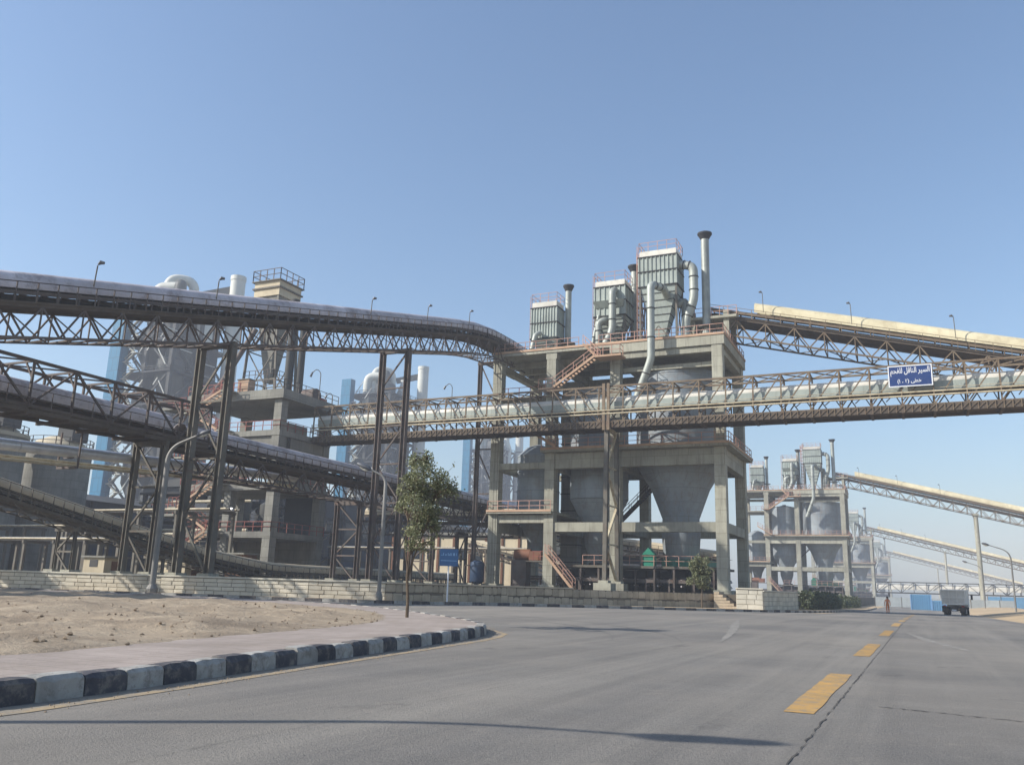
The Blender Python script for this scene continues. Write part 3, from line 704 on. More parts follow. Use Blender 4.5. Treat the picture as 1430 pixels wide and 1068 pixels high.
silo(-32.8, 94.2, [(.5, 24.4, 's'), (.5, 24.2, 's'), (3.35, 23.6, 's'), (3.35, 11.0, 's'), (3.3, 10.95, 'c'), (1.7, 8.0, 'c'), (1.6, 6.0, 'c'), (.9, 3.7, 'c')],
     'dark grey steel silo in the middle bay of the nearest frame', (13.2, 17.5, 20.4, 22.9))
silo(-40.2, 93.6, [(.4, 17.6, 's'), (1.5, 17.2, 's'), (2.5, 16.2, 's'), (2.5, 9.3, 's'), (2.4, 8.9, 'c'), (1.2, 6.4, 'c'), (.7, 4.4, 'c')],
     'narrow domed steel silo in the left bay of the nearest frame', (9.7, 12.0, 14.2, 16.1))

def bag_filter(label, x0, x1, y0, y1, zdeck, zh, zc, zt, nrib, m='filter_paint', head=True, tall_hopper=True):
    root = add_row(thing('dust_filter', ((x0+x1)/2, (y0+y1)/2, zdeck), label, 'filter', 'dust filters on the roofs'))
    MB().box(x0, x1, y0, y1, zc, zt).build('casing', m, root)
    mb = MB()
    for i in range(nrib+1):
        x = x0+(x1-x0)*i/nrib; mb.box(x-.05, x+.05, y0-.1, y0-.004, zc+.05, zt-.05)
    for i in range(int(nrib*.6)+1):
        y = y0+(y1-y0)*i/int(nrib*.6)
        mb.box(x1+.004, x1+.1, y-.05, y+.05, zc+.05, zt-.05); mb.box(x0-.1, x0-.004, y-.05, y+.05, zc+.05, zt-.05)
    mb.build('stiffener', m, root)
    mb = MB()
    for z in (zc, (zc+zt)/2, zt): mb.box(x0-.14, x1+.14, y0-.14, y1+.14, z-.06, z+.06)
    mb.build('flange', 'tower_dark', root)
    MB().box(x0+.05, x1-.05, y0+.05, y1-.05, zt+.07, zt+.75).build('head_box', 'hood_white', root)
    cx, cy = (x0+x1)/2, (y0+y1)/2; q = .55
    hp = MB().frustum((cx-q, cx+q, cy-q, cy+q), zh, (x0+.02, x1-.02, y0+.02, y1-.02), zc-.07).build('hopper', m, root)
    mb = MB()
    for i in range(1, 7):
        f = i/7; z = zh+(zc-zh)*f; a = q+((x1-x0)/2-q)*f; b = q+((y1-y0)/2-q)*f
        mb.box(cx-a-.05, cx+a+.05, cy-b-.05, cy+b+.05, z-.04, z+.04)
    mb.build('hopper_rib', 'tower_dark', hp)
    MB().box(cx-.4, cx+.4, cy-.4, cy+.4, zdeck+.3, zh).build('rotary_valve', 'tower_dark', root)
    for x in (x0+.1, x1-.1):
        for y in (y0+.1, y1-.1): MB().box(x-.11, x+.11, y-.11, y+.11, zdeck, zc-.07).build('leg', 'grey_steel', root)
    mb = MB()
    for xa, xb, y in ((x0+.1, x1-.1, y0+.1), (x0+.1, x1-.1, y1-.1)):
        mb.beam((xa, y, zdeck+.2), ((xa+xb)/2, y, zh+1), .1); mb.beam((xb, y, zdeck+.2), ((xa+xb)/2, y, zh+1), .1)
    for ya, yb, x in ((y0+.1, y1-.1, x0+.1), (y0+.1, y1-.1, x1-.1)):
        mb.beam((x, ya, zdeck+.2), (x, yb, zc-.3), .1); mb.beam((x, yb, zdeck+.2), (x, ya, zc-.3), .1)
    mb.build('bracing', 'grey_steel', root)
    rail(MB(), [(x0, y0, zt+.75), (x1, y0, zt+.75), (x1, y1, zt+.75), (x0, y1, zt+.75), (x0, y0, zt+.75)], 1.05, 1.2, .03).build('railing', 'rust_rail', root)
    lx = x0-.35; mb = MB()
    for d in (-.22, .22): mb.beam((lx, y0+.6+d, zdeck), (lx, y0+.6+d, zt+1.7), .05)
    n = int((zt-zdeck)/.45)
    for i in range(n): mb.beam((lx, y0+.38, zdeck+.3+i*.45), (lx, y0+.82, zdeck+.3+i*.45), .04)
    mb.build('ladder', 'rust_rail', root)
    return root
ZR = 27.72
f1 = bag_filter('largest grey-green dust filter with tapered hopper on nearest roof', -27.0, -22.6, 91.0, 94.0, ZR, 29.2, 35.0, 38.6, 9)
f2 = bag_filter('mid-sized dust filter with sloped hood on nearest roof', -32.4, -28.7, 91.0, 94.0, ZR, 28.9, 32.0, 35.6, 6)
MB().frustum((-32.2, -28.9, 90.85, 91.05), 33.0, (-32.42, -28.7, 90.3, 91.05), 33.7).build('rain_hood', 'filter_paint', f2)
f3 = bag_filter('narrow dust filter at the left end of nearest roof', -40.9, -37.6, 92.0, 94.4, ZR, 28.4, 30.4, 34.3, 9)
def duct(label, pts, r, root=None, m='duct', flanges=True, group='dust ducts on the roofs'):
    root = add_row(thing('duct', tuple(pts[0]), label, 'duct', group))
    MB().path(round_path(pts, r*1.6), r, 14).build('pipe', m, root, True)
    mb = MB()
    for a, b in zip(pts, pts[1:]):
        a = Vector(a); b = Vector(b)
        if (b-a).length > 1.6:
            for t in (.33, .72):
                c = a.lerp(b, t); d = (b-a).normalized()*.05; mb.tube(c-d, c+d, r+.06, 14)
    if mb.v: mb.build('flange', 'tower_dark', root)
    return root
def round_path(pts, rad, n=6):
    P = [Vector(p) for p in pts]; out = [P[0]]
    for a, b, c in zip(P, P[1:], P[2:]):
        l = min(rad, (b-a).length*.45, (c-b).length*.45); s = b+(a-b).normalized()*l; e = b+(c-b).normalized()*l
        for i in range(n+1):
            t = i/n; out.append(s*(1-t)**2+b*2*t*(1-t)+e*t*t)
    return out+[P[-1]]
duct('bent grey duct from the side of the largest filter down to nearest roof', [(-22.5, 92, 37.6), (-20.9, 92, 37.2), (-20.9, 92, 33.2), (-21.9, 92, 30.6), (-21.9, 92, 28.2), (-19.0, 92, 28.1)], .5)
duct('tall grey duct in front of the largest filter, running down over the roof edge', [(-23.8, 91.3, 33.6), (-23.9, 90.2, 34.3), (-24.4, 86.6, 33.6), (-24.4, 86.6, 25.2), (-26.3, 87.0, 20.6)], .42)
duct('thin pale duct between largest filter and roof conveyor', [(-23.0, 93, 33.0), (-22.2, 93.2, 33.6), (-22.2, 93.2, 28.0)], .42)
duct('grey duct up the front of the mid-sized filter', [(-29.9, 90.9, 35.0), (-29.9, 90.0, 34.6), (-29.9, 90.0, 29.8), (-30.6, 89.6, 28.2)], .42)
duct('short hooked duct at the hopper of the mid-sized filter', [(-30.6, 91.6, 31.0), (-30.9, 90.4, 31.4), (-31.6, 90.2, 31.0), (-31.6, 90.2, 28.0)], .38)
duct('slanting thin duct beside the mid-sized filter hopper', [(-31.7, 90.5, 32.0), (-32.1, 90.3, 30.0), (-32.4, 90.2, 28.0)], .18)
duct('bent duct at the foot of the narrow left filter', [(-39.5, 91.6, 31.0), (-39.9, 91.0, 30.6), (-40.4, 90.8, 28.0)], .3)
def stack(label, x, y, z0, z1, r):
    root = add_row(thing('vent_stack', (x, y, z0), label, 'stack', 'vent stacks on the roofs'))
    MB().lathe(x, y, [(r*1.3, z0), (r*1.3, z0+1.6), (r, z0+2.0), (r, z1-.75)], 20).build('pipe', 'duct', root, True)
    MB().lathe(x, y, [(r*.98, z1-.8), (r*1.65, z1-.25), (r*1.8, z1-.18), (r*1.8, z1), (r*1.1, z1)], 24).build('rain_cap', 'tower_dark', root, True)
    MB().lathe(x, y, [(r+.02, z0+2.3), (r+.55, z0+2.3), (r+.55, z0+2.42), (r+.02, z0+2.42)], 20).build('ring', 'grey_steel', root)
    mb = MB()
    for i in range(3): an = i*2*pi/3; mb.beam((x+cos(an)*r, y+sin(an)*r, z0+2.3), (x+cos(an)*2.2, y+sin(an)*2.2, z0), .07)
    mb.build('stay', 'grey_steel', root)
stack('tallest vent stack with flared cap at right end of nearest roof', -19.75, 93, ZR, 41.4, .46)
stack('vent stack with flared cap and rusty cage between two big filters', -28.75, 95, ZR, 39.3, .45)
stack('vent stack with flared cap beside the narrow left filter', -37.0, 94.3, ZR, 37.6, .38)
ST = add_row(thing('stair_tower', (-27.9, 94.6, ZR), 'rusty caged ladder tower between the largest and mid-sized filters', 'ladder tower', 'ladder towers on the roofs'))
mb = MB()
for x in (-27.9, -27.3):
    for y in (93.2, 94.2): mb.beam((x, y, ZR), (x, y, 40.2), .09)
for i in range(14):
    z = ZR+.4+i*.88; mb.box(-27.95, -27.25, 93.15, 94.25, z, z+.05)
    mb.beam((-27.9, 93.2, z), (-27.3, 93.2, z+.88), .05)
mb.build('ladder_frame', 'rust_rail', ST)
EC = add_row(thing('bucket_elevator', (-37.3, 97, 1), 'tall dark elevator casing behind the middle bay of nearest frame', 'elevator', 'elevators in the frame buildings'))
MB().box(-38.4, -36.3, 96.4, 98.0, 1.0, 25.8).build('casing', 'concrete_dark', EC)
mb = MB()
for i in range(12): mb.box(-38.48, -36.22, 96.32, 98.08, 2+i*2, 2.12+i*2)
mb.build('flange', 'tower_dark', EC)
# machines under the outlets
def feeder(label, x0, x1, y, m):
    root = add_row(thing('belt_feeder', (x0, y, 1.0), label, 'feeder', 'belt feeders under the silos'))
    mb = MB(); mb.box(x0, x1, y-.7, y+.7, 2.3, 2.42); mb.box(x0, x1, y-.7, y+.7, 1.7, 1.8); mb.build('belt', 'belt_black', root)
    mb = MB()
    n = int((x1-x0)/1.2)
    for i in range(n+1):
        x = x0+(x1-x0)*i/n; mb.tube((x, y-.75, 2.2), (x, y+.75, 2.2), .1, 8); mb.tube((x, y-.75, 1.6), (x, y+.75, 1.6), .08, 8)
    mb.build('roller', 'hood_lilac', root)
    mb = MB(); mb.box(x0, x1, y-.85, y-.75, 1.9, 2.25)
    for i in range(n//2+1):
        x = x0+(x1-x0)*i/max(1, n//2); mb.box(x-.08, x+.08, y-.84, y-.76, 1.0, 1.9)
    mb.build('frame', m, root)
feeder('dark belt feeder on the ground under the nearest frame', -36, -18.6, 90.6, 'dark_steel')
feeder('dark rear belt feeder on the ground under the nearest frame', -43, -18.6, 96.5, 'dark_steel')
gh = add_row(thing('drive_cabinet', (-25.7, 89.9, 3.6), 'small bright green cabinet with pitched roof on the discharge platform', 'cabinet', 'green cabinets on the platforms'))
MB().box(-26.3, -25.1, 89.6, 90.5, 3.6, 4.75).build('body', 'green_paint', gh)
MB().poly([(-26.4, 89.5, 4.76), (-25.0, 89.5, 4.76), (-25.7, 89.5, 5.5)]).poly([(-26.4, 90.6, 4.76), (-25.7, 90.6, 5.5), (-25.0, 90.6, 4.76)]).poly([(-26.4, 89.5, 4.76), (-25.7, 89.5, 5.5), (-25.7, 90.6, 5.5), (-26.4, 90.6, 4.76)]).poly([(-25.0, 89.5, 4.76), (-25.0, 90.6, 4.76), (-25.7, 90.6, 5.5), (-25.7, 89.5, 5.5)]).poly([(-26.4, 89.5, 4.76), (-26.4, 90.6, 4.76), (-25.0, 90.6, 4.76), (-25.0, 89.5, 4.76)]).build('roof', 'green_paint', gh)
gm = add_row(thing('discharge_chute', (-22.5, 92, 3.6), 'dark green discharge chute under the wide silo', 'chute', 'chutes under the silos'))
MB().box(-25.0, -20.0, 92.2, 96.4, 3.6, 4.4).build('trough', 'green_paint', gm)
MB().frustum((-24.6, -21.6, 92.6, 95.6), 4.4, (-24.0, -22.4, 93.2, 95.2), 4.9).build('inlet', 'tower_dark', gm)
om = add_row(thing('motor_drive', (-40, 89.5, 1.0), 'orange motor and gearbox below the left bay of nearest frame', 'motor', 'orange drives under the silos'))
MB().box(-41.4, -39.6, 89.2, 90.6, 1.0, 4.0).build('stand', 'dark_steel', om)
MB().tube((-41.2, 89.9, 4.6), (-39.3, 89.9, 4.6), .6, 14).build('motor', 'orange_machine', om, True)
MB().box(-39.3, -37.9, 89.3, 90.5, 4.0, 5.0).build('gearbox', 'orange_machine', om)
rail(MB(), [(-38.6, 88.9, 3.9), (-36.9, 88.9, 3.9)], 1.05, .7, .035).build('guard', 'red_rail', om)
MB().box(-39.6, -36.9, 88.8, 90.8, 3.8, 3.95).build('deck', 'grey_steel', om)

hs = add_row(thing('feeder_housing', (-27, 93, 1.0), 'long dark steel feeder housing on the ground under the silos of nearest frame', 'machine', 'feeder housings under the silos'))
MB().box(-35.6, -18.9, 92.4, 95.6, 1.0, 3.2).build('body', 'shed_dark', hs)
mb = MB()
for i in range(12): mb.box(-35.5+i*1.45, -35.3+i*1.45, 92.25, 92.39, 1.0, 3.2)
mb.build('rib', 'tower_dark', hs)
for x in (-32.6, -23.3): MB().frustum((x-1.3, x+1.3, 92.8, 95.6), 3.2, (x-1.0, x+1.0, 93.2, 95.2), 3.9).build('inlet', 'tower_dark', hs)
# conveyor from the roof out over the road, with its support pole
fy = 95.4; fz = lambda x: 33.15-(x+15)*.2565
FC = add_row(conveyor('belt_conveyor', 'cream covered conveyor climbing over the road to the nearest roof', [(-19.5, fy, fz(-19.5)), (62, fy, fz(62))], s=1.28, hood='hood_cream', steel='tan_steel',
     railm='tan_steel', panel=3.0, hood_from=4.6, truss_h=1.5, group='cream conveyors over the road', rr=.03))
PO = add_row(thing('support_pole', (12.4, fy, -.9), 'tall pale pole carrying the cream conveyor of the nearest roof', 'pole', 'conveyor support poles'))
mb = MB(); zt_ = fz(12.4)-2.3*1.28-1.5*1.28
for y in (fy-1.5, fy+1.5): mb.tube((12.4, y, -.9), (12.4, y, zt_), .5, 14, .42)
mb.build('shaft', 'concrete', PO, True); MB().box(11.8, 13.0, fy-2.2, fy+2.2, zt_, zt_+.45).build('head', 'concrete', PO)
def fl_lamp(label, p, h, grp, tilt=(.25, 0)):
    root = thing('flood_light', tuple(p), label, 'light', grp); p = Vector(p); q = p+V(tilt[0]*.2, tilt[1]*.2, h)
    MB().tube(p, q, .04, 6).build('pole', 'grey_steel', root)
    d = Vector((tilt[0], tilt[1], 0)).normalized()*.34
    MB().path([q+V(0,0,.05), q+d*.5+V(0,0,.2), q+d*1.1+V(0,0,.16)], [.04, .12, .09], 8).build('head', 'lamp_head', root, True)
    return root
for i, x in enumerate((-13.6, -4.6, 5.0)):
    add_row(fl_lamp('small flood light at the %s stretch of cream conveyor of nearest roof' % ('upper', 'middle', 'lower')[i], (x, fy-1.8, fz(x)-1.4), 2.2, 'lights on the cream conveyors', (-.25, 0)))

NEAR = list(ROW)
def relabel(s, k):
    n = {1: 'second', 2: 'third', 3: 'farthest'}[k]
    for a, b in (('nearest the road, holding', 'second along the row, holding' if k == 1 else n+' along the row, holding'), ('nearest roof', n+' roof'), ('nearest frame', n+' frame'),
                 ('on the discharge platform', 'on the discharge platform of the %s frame' % n), ('under the wide silo', 'under the wide silo of the %s frame' % n),
                 ('between two big filters', 'between two big filters on the %s roof' % n), ('beside the narrow left filter', 'beside the narrow left filter of the %s roof' % n),
                 ('running down over the roof edge', 'over the edge of the %s roof' % n), ('the mid-sized filter', 'the mid-sized filter on the %s roof' % n),
                 ('of the narrow left filter', 'of the narrow left filter on the %s roof' % n), ('between the largest and mid-sized filters', 'between the largest filters on the %s roof' % n),
                 ('between largest filter and roof conveyor', 'between largest filter and conveyor on the %s roof' % n)):
        if a in s and n not in s: s = s.replace(a, b)
    return s
for k, (dx, dy) in enumerate(((1.2, 146.5), (-1.3, 341), (-.8, 572)), 1):
    for o in NEAR:
        if k == 3 and o.name.split('.')[0] in ('belt_feeder', 'motor_drive', 'drive_cabinet', 'flood_light', 'discharge_chute'): continue
        copy_tree(o, None, (dx, dy, 0), relabel(o['label'], k))

# ------------------------------------------------------------------ conveyors on the left
az = lambda y: 16.95+(y-28)*.2445
A_pts = [(-44, 4, az(4)), (-44, 80, az(80)), (-44, 83.5, az(80)+.66), (-44, 87, az(80)+1.0), (-44, 90.5, az(80)+1.1), (-44, 97, az(80)+1.1)]
conveyor('belt_conveyor', 'long lilac-grey covered conveyor climbing high across the left to the silo roof', A_pts, 1.0, panel=2.6, truss_h=1.75)
for y, lb in ((44.3, 'tall grey steel trestle behind the curved lamp post under the high conveyor'), (67.2, 'tall dark trestle in front of the second preheater tower')):
    trestle(lb, (-44, y), (1, 0, 0), 1.42, az(y)-3.9, 1.0, .48, 'grey_steel' if y < 50 else 'dark_steel', bays=4 if y < 50 else 6)
trestle('tall trestle where the high conveyor meets the silo building', (-44.4, 88.2), (1, 0, 0), 1.3, az(80)-2.9, 1.0, .42, 'dark_steel', bays=5)
for i, y in enumerate((33.2, 42.9, 61.5, 71.3, 80.2)):
    fl_lamp('flood light on thin pole, number %s from the left on high conveyor' % ('one', 'two', 'three', 'four', 'five')[i], (-43.2, y, az(y)-.6), 1.35, 'lights on the high conveyor', (.25, .1))
# level conveyor: open box gallery on the left, then a covered deck conveyor
CZ = 12.25
conveyor('belt_conveyor', 'grey covered level conveyor running behind the leafy tree to the silo building', [(-50, 47.5, CZ+.15), (-50, 112, CZ-.1)], .95, panel=2.7, truss_h=1.7)
gal = thing('conveyor_gallery', (-50, 5, 10.9), 'dark open truss gallery with covered belt at the far left', 'conveyor gallery', 'conveyor galleries')
def gallery(root, P, lat, wd, z0, z1, ch, dg, m, flip_at=None):
    for s in (-1, 1):
        o = lat*s*wd/2; t = MB()
        for i, p in enumerate(P):
            t.beam(p+o+V(0,0,z0), p+o+V(0,0,z1), ch*.85)
        for i, (a, b) in enumerate(zip(P, P[1:])):
            for z in (z0, z1): t.beam(a+o+V(0,0,z), b+o+V(0,0,z), ch, ch*1.2)
            if flip_at is None: fl = i % 2
            else: fl = i < flip_at
            if fl: t.beam(a+o+V(0,0,z1), b+o+V(0,0,z0), dg)
            else: t.beam(a+o+V(0,0,z0), b+o+V(0,0,z1), dg)
        t.build('side_truss', m, root)
    x = MB()
    for i, p in enumerate(P):
        for z in (z0, z1): x.beam(p-lat*wd/2+V(0,0,z), p+lat*wd/2+V(0,0,z), ch*.8)
        # knee braces under the roof ties
        for s in (-1, 1): x.beam(p+lat*s*wd/2+V(0,0,z1-1.1), p+lat*s*(wd/2-.8)+V(0,0,z1), dg*.8)
    for a, b in zip(P, P[1:]):
        x.beam(a-lat*wd/2+V(0,0,z1), b+lat*wd/2+V(0,0,z1), dg*.8); x.beam(a+lat*wd/2+V(0,0,z1), b-lat*wd/2+V(0,0,z1), dg*.8)
    x.build('roof_bracing', m, root)
Pg = lerp_path([(-50, 4, 0), (-50, 49, 0)], 3.0); lg = lateral(Pg)
gallery(gal, Pg, lg, 3.0, 10.95, 13.75, .16, .12, 'dark_steel')
for a, b in zip(Pg[::2], Pg[2::2]): hood_panel(a+V(0,0,12.75), b+V(0,0,12.75), lg, .95, .25).build('cover_panel', 'hood_lilac', gal, True)
mb = MB()
for a, b in zip(Pg, Pg[1:]):
    mb.beam(a+V(0,0,10.9), b+V(0,0,10.9), 3.2, .12); mb.beam(a+V(0,0,11.5), b+V(0,0,11.5), 1.3, .1)
    for s in (-1, 1): mb.beam(a+lg*s*1.5+V(0,0,10.6), b+lg*s*1.5+V(0,0,10.72), .15, .26)
    mb.beam(a-lg*1.6+V(0,0,10.5), a+lg*1.6+V(0,0,10.5), .2, .2)
mb.build('deck', 'brown_deck', gal)
mb = MB(); rail(mb, [Pg[0]+lg*1.6+V(0,0,10.9), Pg[-1]+lg*1.6+V(0,0,10.9)], 1.1, 1.5, .03); mb.build('railing', 'dark_steel', gal)
for y, lb in ((21, 'leaning grey trestle under the open gallery at the left edge'), (45, 'grey steel trestle with brackets under the end of the open gallery'), (69.8, 'dark trestle under the level conveyor left of the straight lamp post'), (84, 'slim dark trestle behind the small blue road sign')):
    trestle(lb, (-50, y), (1, 0, 0), 1.35, 10.4 if y < 50 else 8.5, 1.0, .4, 'grey_steel' if y < 50 else 'dark_steel', bays=3)
# insulated pipe line with two thin pipes below it
pl = thing('pipeline', (-52, 4, 8), 'shiny silver insulated pipe with thin cream pipes below it', 'pipeline')
dzf = lambda y: 8.9+(y-35)*.048
seg = [4+i*4.6 for i in range(14)]
for a, b in zip(seg, seg[1:]): MB().tube((-52, a, dzf(a)), (-52, b-.03, dzf(b)), .38+(.006 if int(a*10) % 2 else 0), 20).build('insulation_sleeve', 'silver_pipe', pl, True)
for dx, dz in ((-.1, -.72), (.35, -.95), (-.5, -.9)): MB().tube((-52+dx, 4, dzf(4)+dz), (-52+dx, 64, dzf(64)+dz), .09, 8).build('thin_pipe', 'cream_pipe', pl, True)
for i in range(8):
    y = 12+i*7; mb = MB(); mb.beam((-53, y, dzf(y)-1.1), (-51, y, dzf(y)-1.1), .16); mb.beam((-53, y, dzf(y)-1.1), (-53, y, 10.5), .1); mb.beam((-51, y, dzf(y)-1.1), (-51, y, 10.5), .1)
    mb.beam((-52.5, y, dzf(y)-.42), (-51.5, y, dzf(y)-.42), .08); mb.build('hanger', 'dark_steel', pl)
# beige conveyor sloping down towards the ground
ez = lambda y: 7.7-(y-40.8)*.19
conveyor('belt_conveyor', 'beige covered conveyor sloping down behind the pale wall on the left', [(-60, 8, ez(8)), (-60, 62, ez(62)), (-60, 70, ez(62)-.9), (-60, 76, ez(62)-1.0), (-60, 110, ez(62)-1.0)], .75, hood='hood_beige', steel='grey_steel', railm='grey_steel', deckm='grey_steel', panel=2.2, truss_h=.6, group='beige conveyors')
for y, lb in ((32, 'thin leaning trestle under the upper beige conveyor at far left'), (38.5, 'thin trestle standing on concrete blocks under the beige conveyor'), (47, 'thin pale trestle in the middle of the beige conveyor'), (56, 'short trestle under the low end of the beige conveyor')):
    trestle(lb, (-60, y), (1, 0, 0), .95, ez(y)-2.1, 1.0, .22, 'grey_steel', bays=2)
conveyor('belt_conveyor', 'grey level conveyor between transfer tower and silo building, behind the level conveyor', [(-67, 98, 10.9), (-45, 98, 10.5)], .95, hood='hood_beige', panel=2.3)
for x, lb in ((-61.5, 'dark trestle of the rear cross conveyor near the transfer tower'), (-52.5, 'dark trestle of the rear cross conveyor near the silo building')):
    trestle(lb, (x, 98), (0, 1, 0), 1.2, 7.4, 1.0, .34, 'dark_steel', bays=2)
conveyor('belt_conveyor', 'low beige conveyor sloping down to the right behind the leafy tree', [(-62, 118, 8.2), (-46, 118, 4.6)], .8, hood='hood_beige', steel='grey_steel', railm='grey_steel', panel=2.2, truss_h=.7, group='beige conveyors')

# ------------------------------------------------------------------ coal conveyor bridge over the road, with its sign
br = thing('conveyor_bridge', (-66, 84.3, 17), 'long level truss bridge conveyor crossing the whole picture and carrying the sign', 'conveyor bridge', 'conveyor galleries')
Pb = lerp_path([(-65.5, 84.35, 0), (31, 84.35, 0)], 2.6); lb_ = lateral(Pb)          # lat points to -Y
gallery(br, Pb, lb_, 2.7, 17.9, 21.6, .15, .11, 'tan_steel', flip_at=14)
for i, (a, b) in enumerate(zip(Pb, Pb[1:])):
    hood_panel(a+V(0,0,20.75), b+V(0,0,20.75), lb_, .62+.02*(i % 2), .06, 12).build('cover_panel', 'hood_white', br, True)
mb = MB()
for s in (-1, 1): mb.box(-65.4, 31, 84.35+s*.66-.03, 84.35+s*.66+.03, 19.35, 20.12)
mb.build('side_sheet', 'filter_paint', br)
mb = MB(); mb.box(-65.4, 31, 83.75, 84.95, 19.15, 19.25); mb.build('belt', 'belt_black', br)
mb = MB(); mb.box(-65.4, 31, 82.95, 85.75, 17.55, 17.75)
for i, p in enumerate(Pb): mb.box(p.x-.12, p.x+.12, 82.85, 85.85, 17.2, 17.54)
mb.build('deck', 'brown_deck', br)
mb = MB()
for y in (82.93, 85.77): mb.box(-65.4, 31, y-.07, y+.07, 17.25, 17.9)
mb.build('edge_girder', 'brown_deck', br)
mb = MB()
for i in range(148):
    x = -65.2+i*.65; mb.box(x, x+.07, 82.76, 82.855, 17.22, 17.93)
    mb.beam((x, 82.82, 17.3), (x+.65, 82.82, 17.88), .06)
mb.build('rib', 'tan_steel', br)
mb = MB()
for i, p in enumerate(Pb):
    for k in (0, .5):
        x = p.x+2.6*k
        if x < 30.5: mb.beam((x, 83.1, 18.35), (x+.5, 84.2, 19.1), .07); mb.beam((x, 85.6, 18.35), (x-.5, 84.5, 19.1), .07)
mb.build('idler_frame', 'dark_steel', br)
for y, z, r in ((82.72, 19.02, .085), (82.72, 18.68, .085), (82.85, 19.35, .03)): MB().tube((-65.4, y, z), (31, y, z), r, 8).build('side_pipe', 'cream_pipe', br, True)
mb = MB()
for p in Pb: mb.box(p.x-.05, p.x+.05, 82.6, 83.02, 18.5, 18.58); mb.box(p.x-.04, p.x+.04, 82.66, 82.74, 18.5, 19.4)
mb.build('pipe_bracket', 'tan_steel', br)
bt = trestle('grey twin-leg trestle carrying the level bridge in front of the silo building', (-28.2, 84.8), (0, 1, 0), 1.55, 17.2, 1.6, .42, 'grey_steel', bays=4, batter=.5, bm_='cream_pipe', bw=.24)
MB().box(-28.55, -28.25, 82.7, 82.9, 17.0, 21.9).box(-28.05, -27.75, 82.7, 82.9, 17.0, 21.9).build('tower_post', 'tan_steel', bt)
for y in (82.75, 86.85): MB().box(-29.1, -27.3, y-.8, y+.8, 1.0, 1.7).build('plinth', 'concrete', bt)
trestle('trestle of the level bridge beyond the right edge', (21, 84.4), (0, 1, 0), 1.3, 17.2, -.8, .42, 'grey_steel', bays=4)
sg = thing('conveyor_sign', (.45, 82.5, 19.4), 'blue sign with white Arabic lettering and white border on the bridge conveyor', 'sign')
sx0, sx1, sz0, sz1, sy = -1.3, 2.3, 19.5, 21.45, 82.45
MB().box(sx0, sx1, sy, sy+.06, sz0, sz1).build('board', 'sign_blue', sg)
mb = MB(); e = .09
mb.box(sx0, sx1, sy-.012, sy-.002, sz0, sz0+e); mb.box(sx0, sx1, sy-.012, sy-.002, sz1-e, sz1); mb.box(sx0, sx0+e, sy-.012, sy-.002, sz0+e, sz1-e); mb.box(sx1-e, sx1, sy-.012, sy-.002, sz0+e, sz1-e)
mb.build('border', 'sign_white', sg)
def text(body, name, parent, m, x, y, z, wd, hh, off=.0):
    c = bpy.data.curves.new('lettering', 'FONT'); c.body = body; c.align_x = 'CENTER'; c.offset = off; c.resolution_u = 3
    o = bpy.data.objects.new('lettering_source', c); COL.objects.link(o); bpy.context.view_layer.update()
    me = bpy.data.meshes.new_from_object(o.evaluated_get(bpy.context.evaluated_depsgraph_get())); bpy.data.objects.remove(o)
    xs = [v.co.x for v in me.vertices]; ys_ = [v.co.y for v in me.vertices]
    kx = wd/(max(xs)-min(xs)); ky = hh/(max(ys_)-min(ys_)); off_ = parent_off(parent)
    for v in me.vertices:
        v.co = Vector((x+(v.co.x-(max(xs)+min(xs))/2)*kx, y, z+(v.co.y-(max(ys_)+min(ys_))/2)*ky))-off_
    me.materials.clear(); me.materials.append(M[m]); ob = bpy.data.objects.new(name, me); COL.objects.link(ob); ob.parent = parent
    return ob
L1 = '\uFE8D\uFEDF\uFEB4\uFEF4\uFEAE \uFE8D\uFEDF\uFEE8\uFE8E\uFED7\uFEDE \uFEDF\uFEE0\uFED4\uFEA4\uFEE2'
text(L1[::-1], 'lettering', sg, 'sign_white', .5, sy-.006, 20.87, 3.2, .78, .012)
text('(\u0661 \u060C \u0662) '+'\uFEA7\uFEC4\uFEF0'[::-1], 'lettering', sg, 'sign_white', .42, sy-.006, 19.98, 1.95, .44, .01)
MB().box(.3, .55, sy+.06, sy+.2, 21.45, 21.7).box(-.9, -.75, sy+.06, 83, 19.8, 19.95).box(1.8, 1.95, sy+.06, 83, 19.8, 19.95).build('bracket', 'tan_steel', sg)
for i, (x, lbl) in enumerate(((-46.5, 'small curved lamp on the bridge conveyor left of centre'), (-63.0, 'small curved lamp where the bridge meets the transfer tower'))):
    r_ = thing('bridge_lamp', (x, 83, 21.6), lbl, 'lamp', 'small lamps on the bridge')
    MB().path(round_path([(x, 83, 18), (x, 83, 22.9), (x-.35, 82.9, 23.3), (x-.8, 82.8, 22.9)], .4), .04, 6).build('pole', 'grey_steel', r_, True)
    MB().path([(x-.75, 82.8, 22.98), (x-.95, 82.75, 22.6)], [.1, .13], 8).build('head', 'lamp_head', r_)

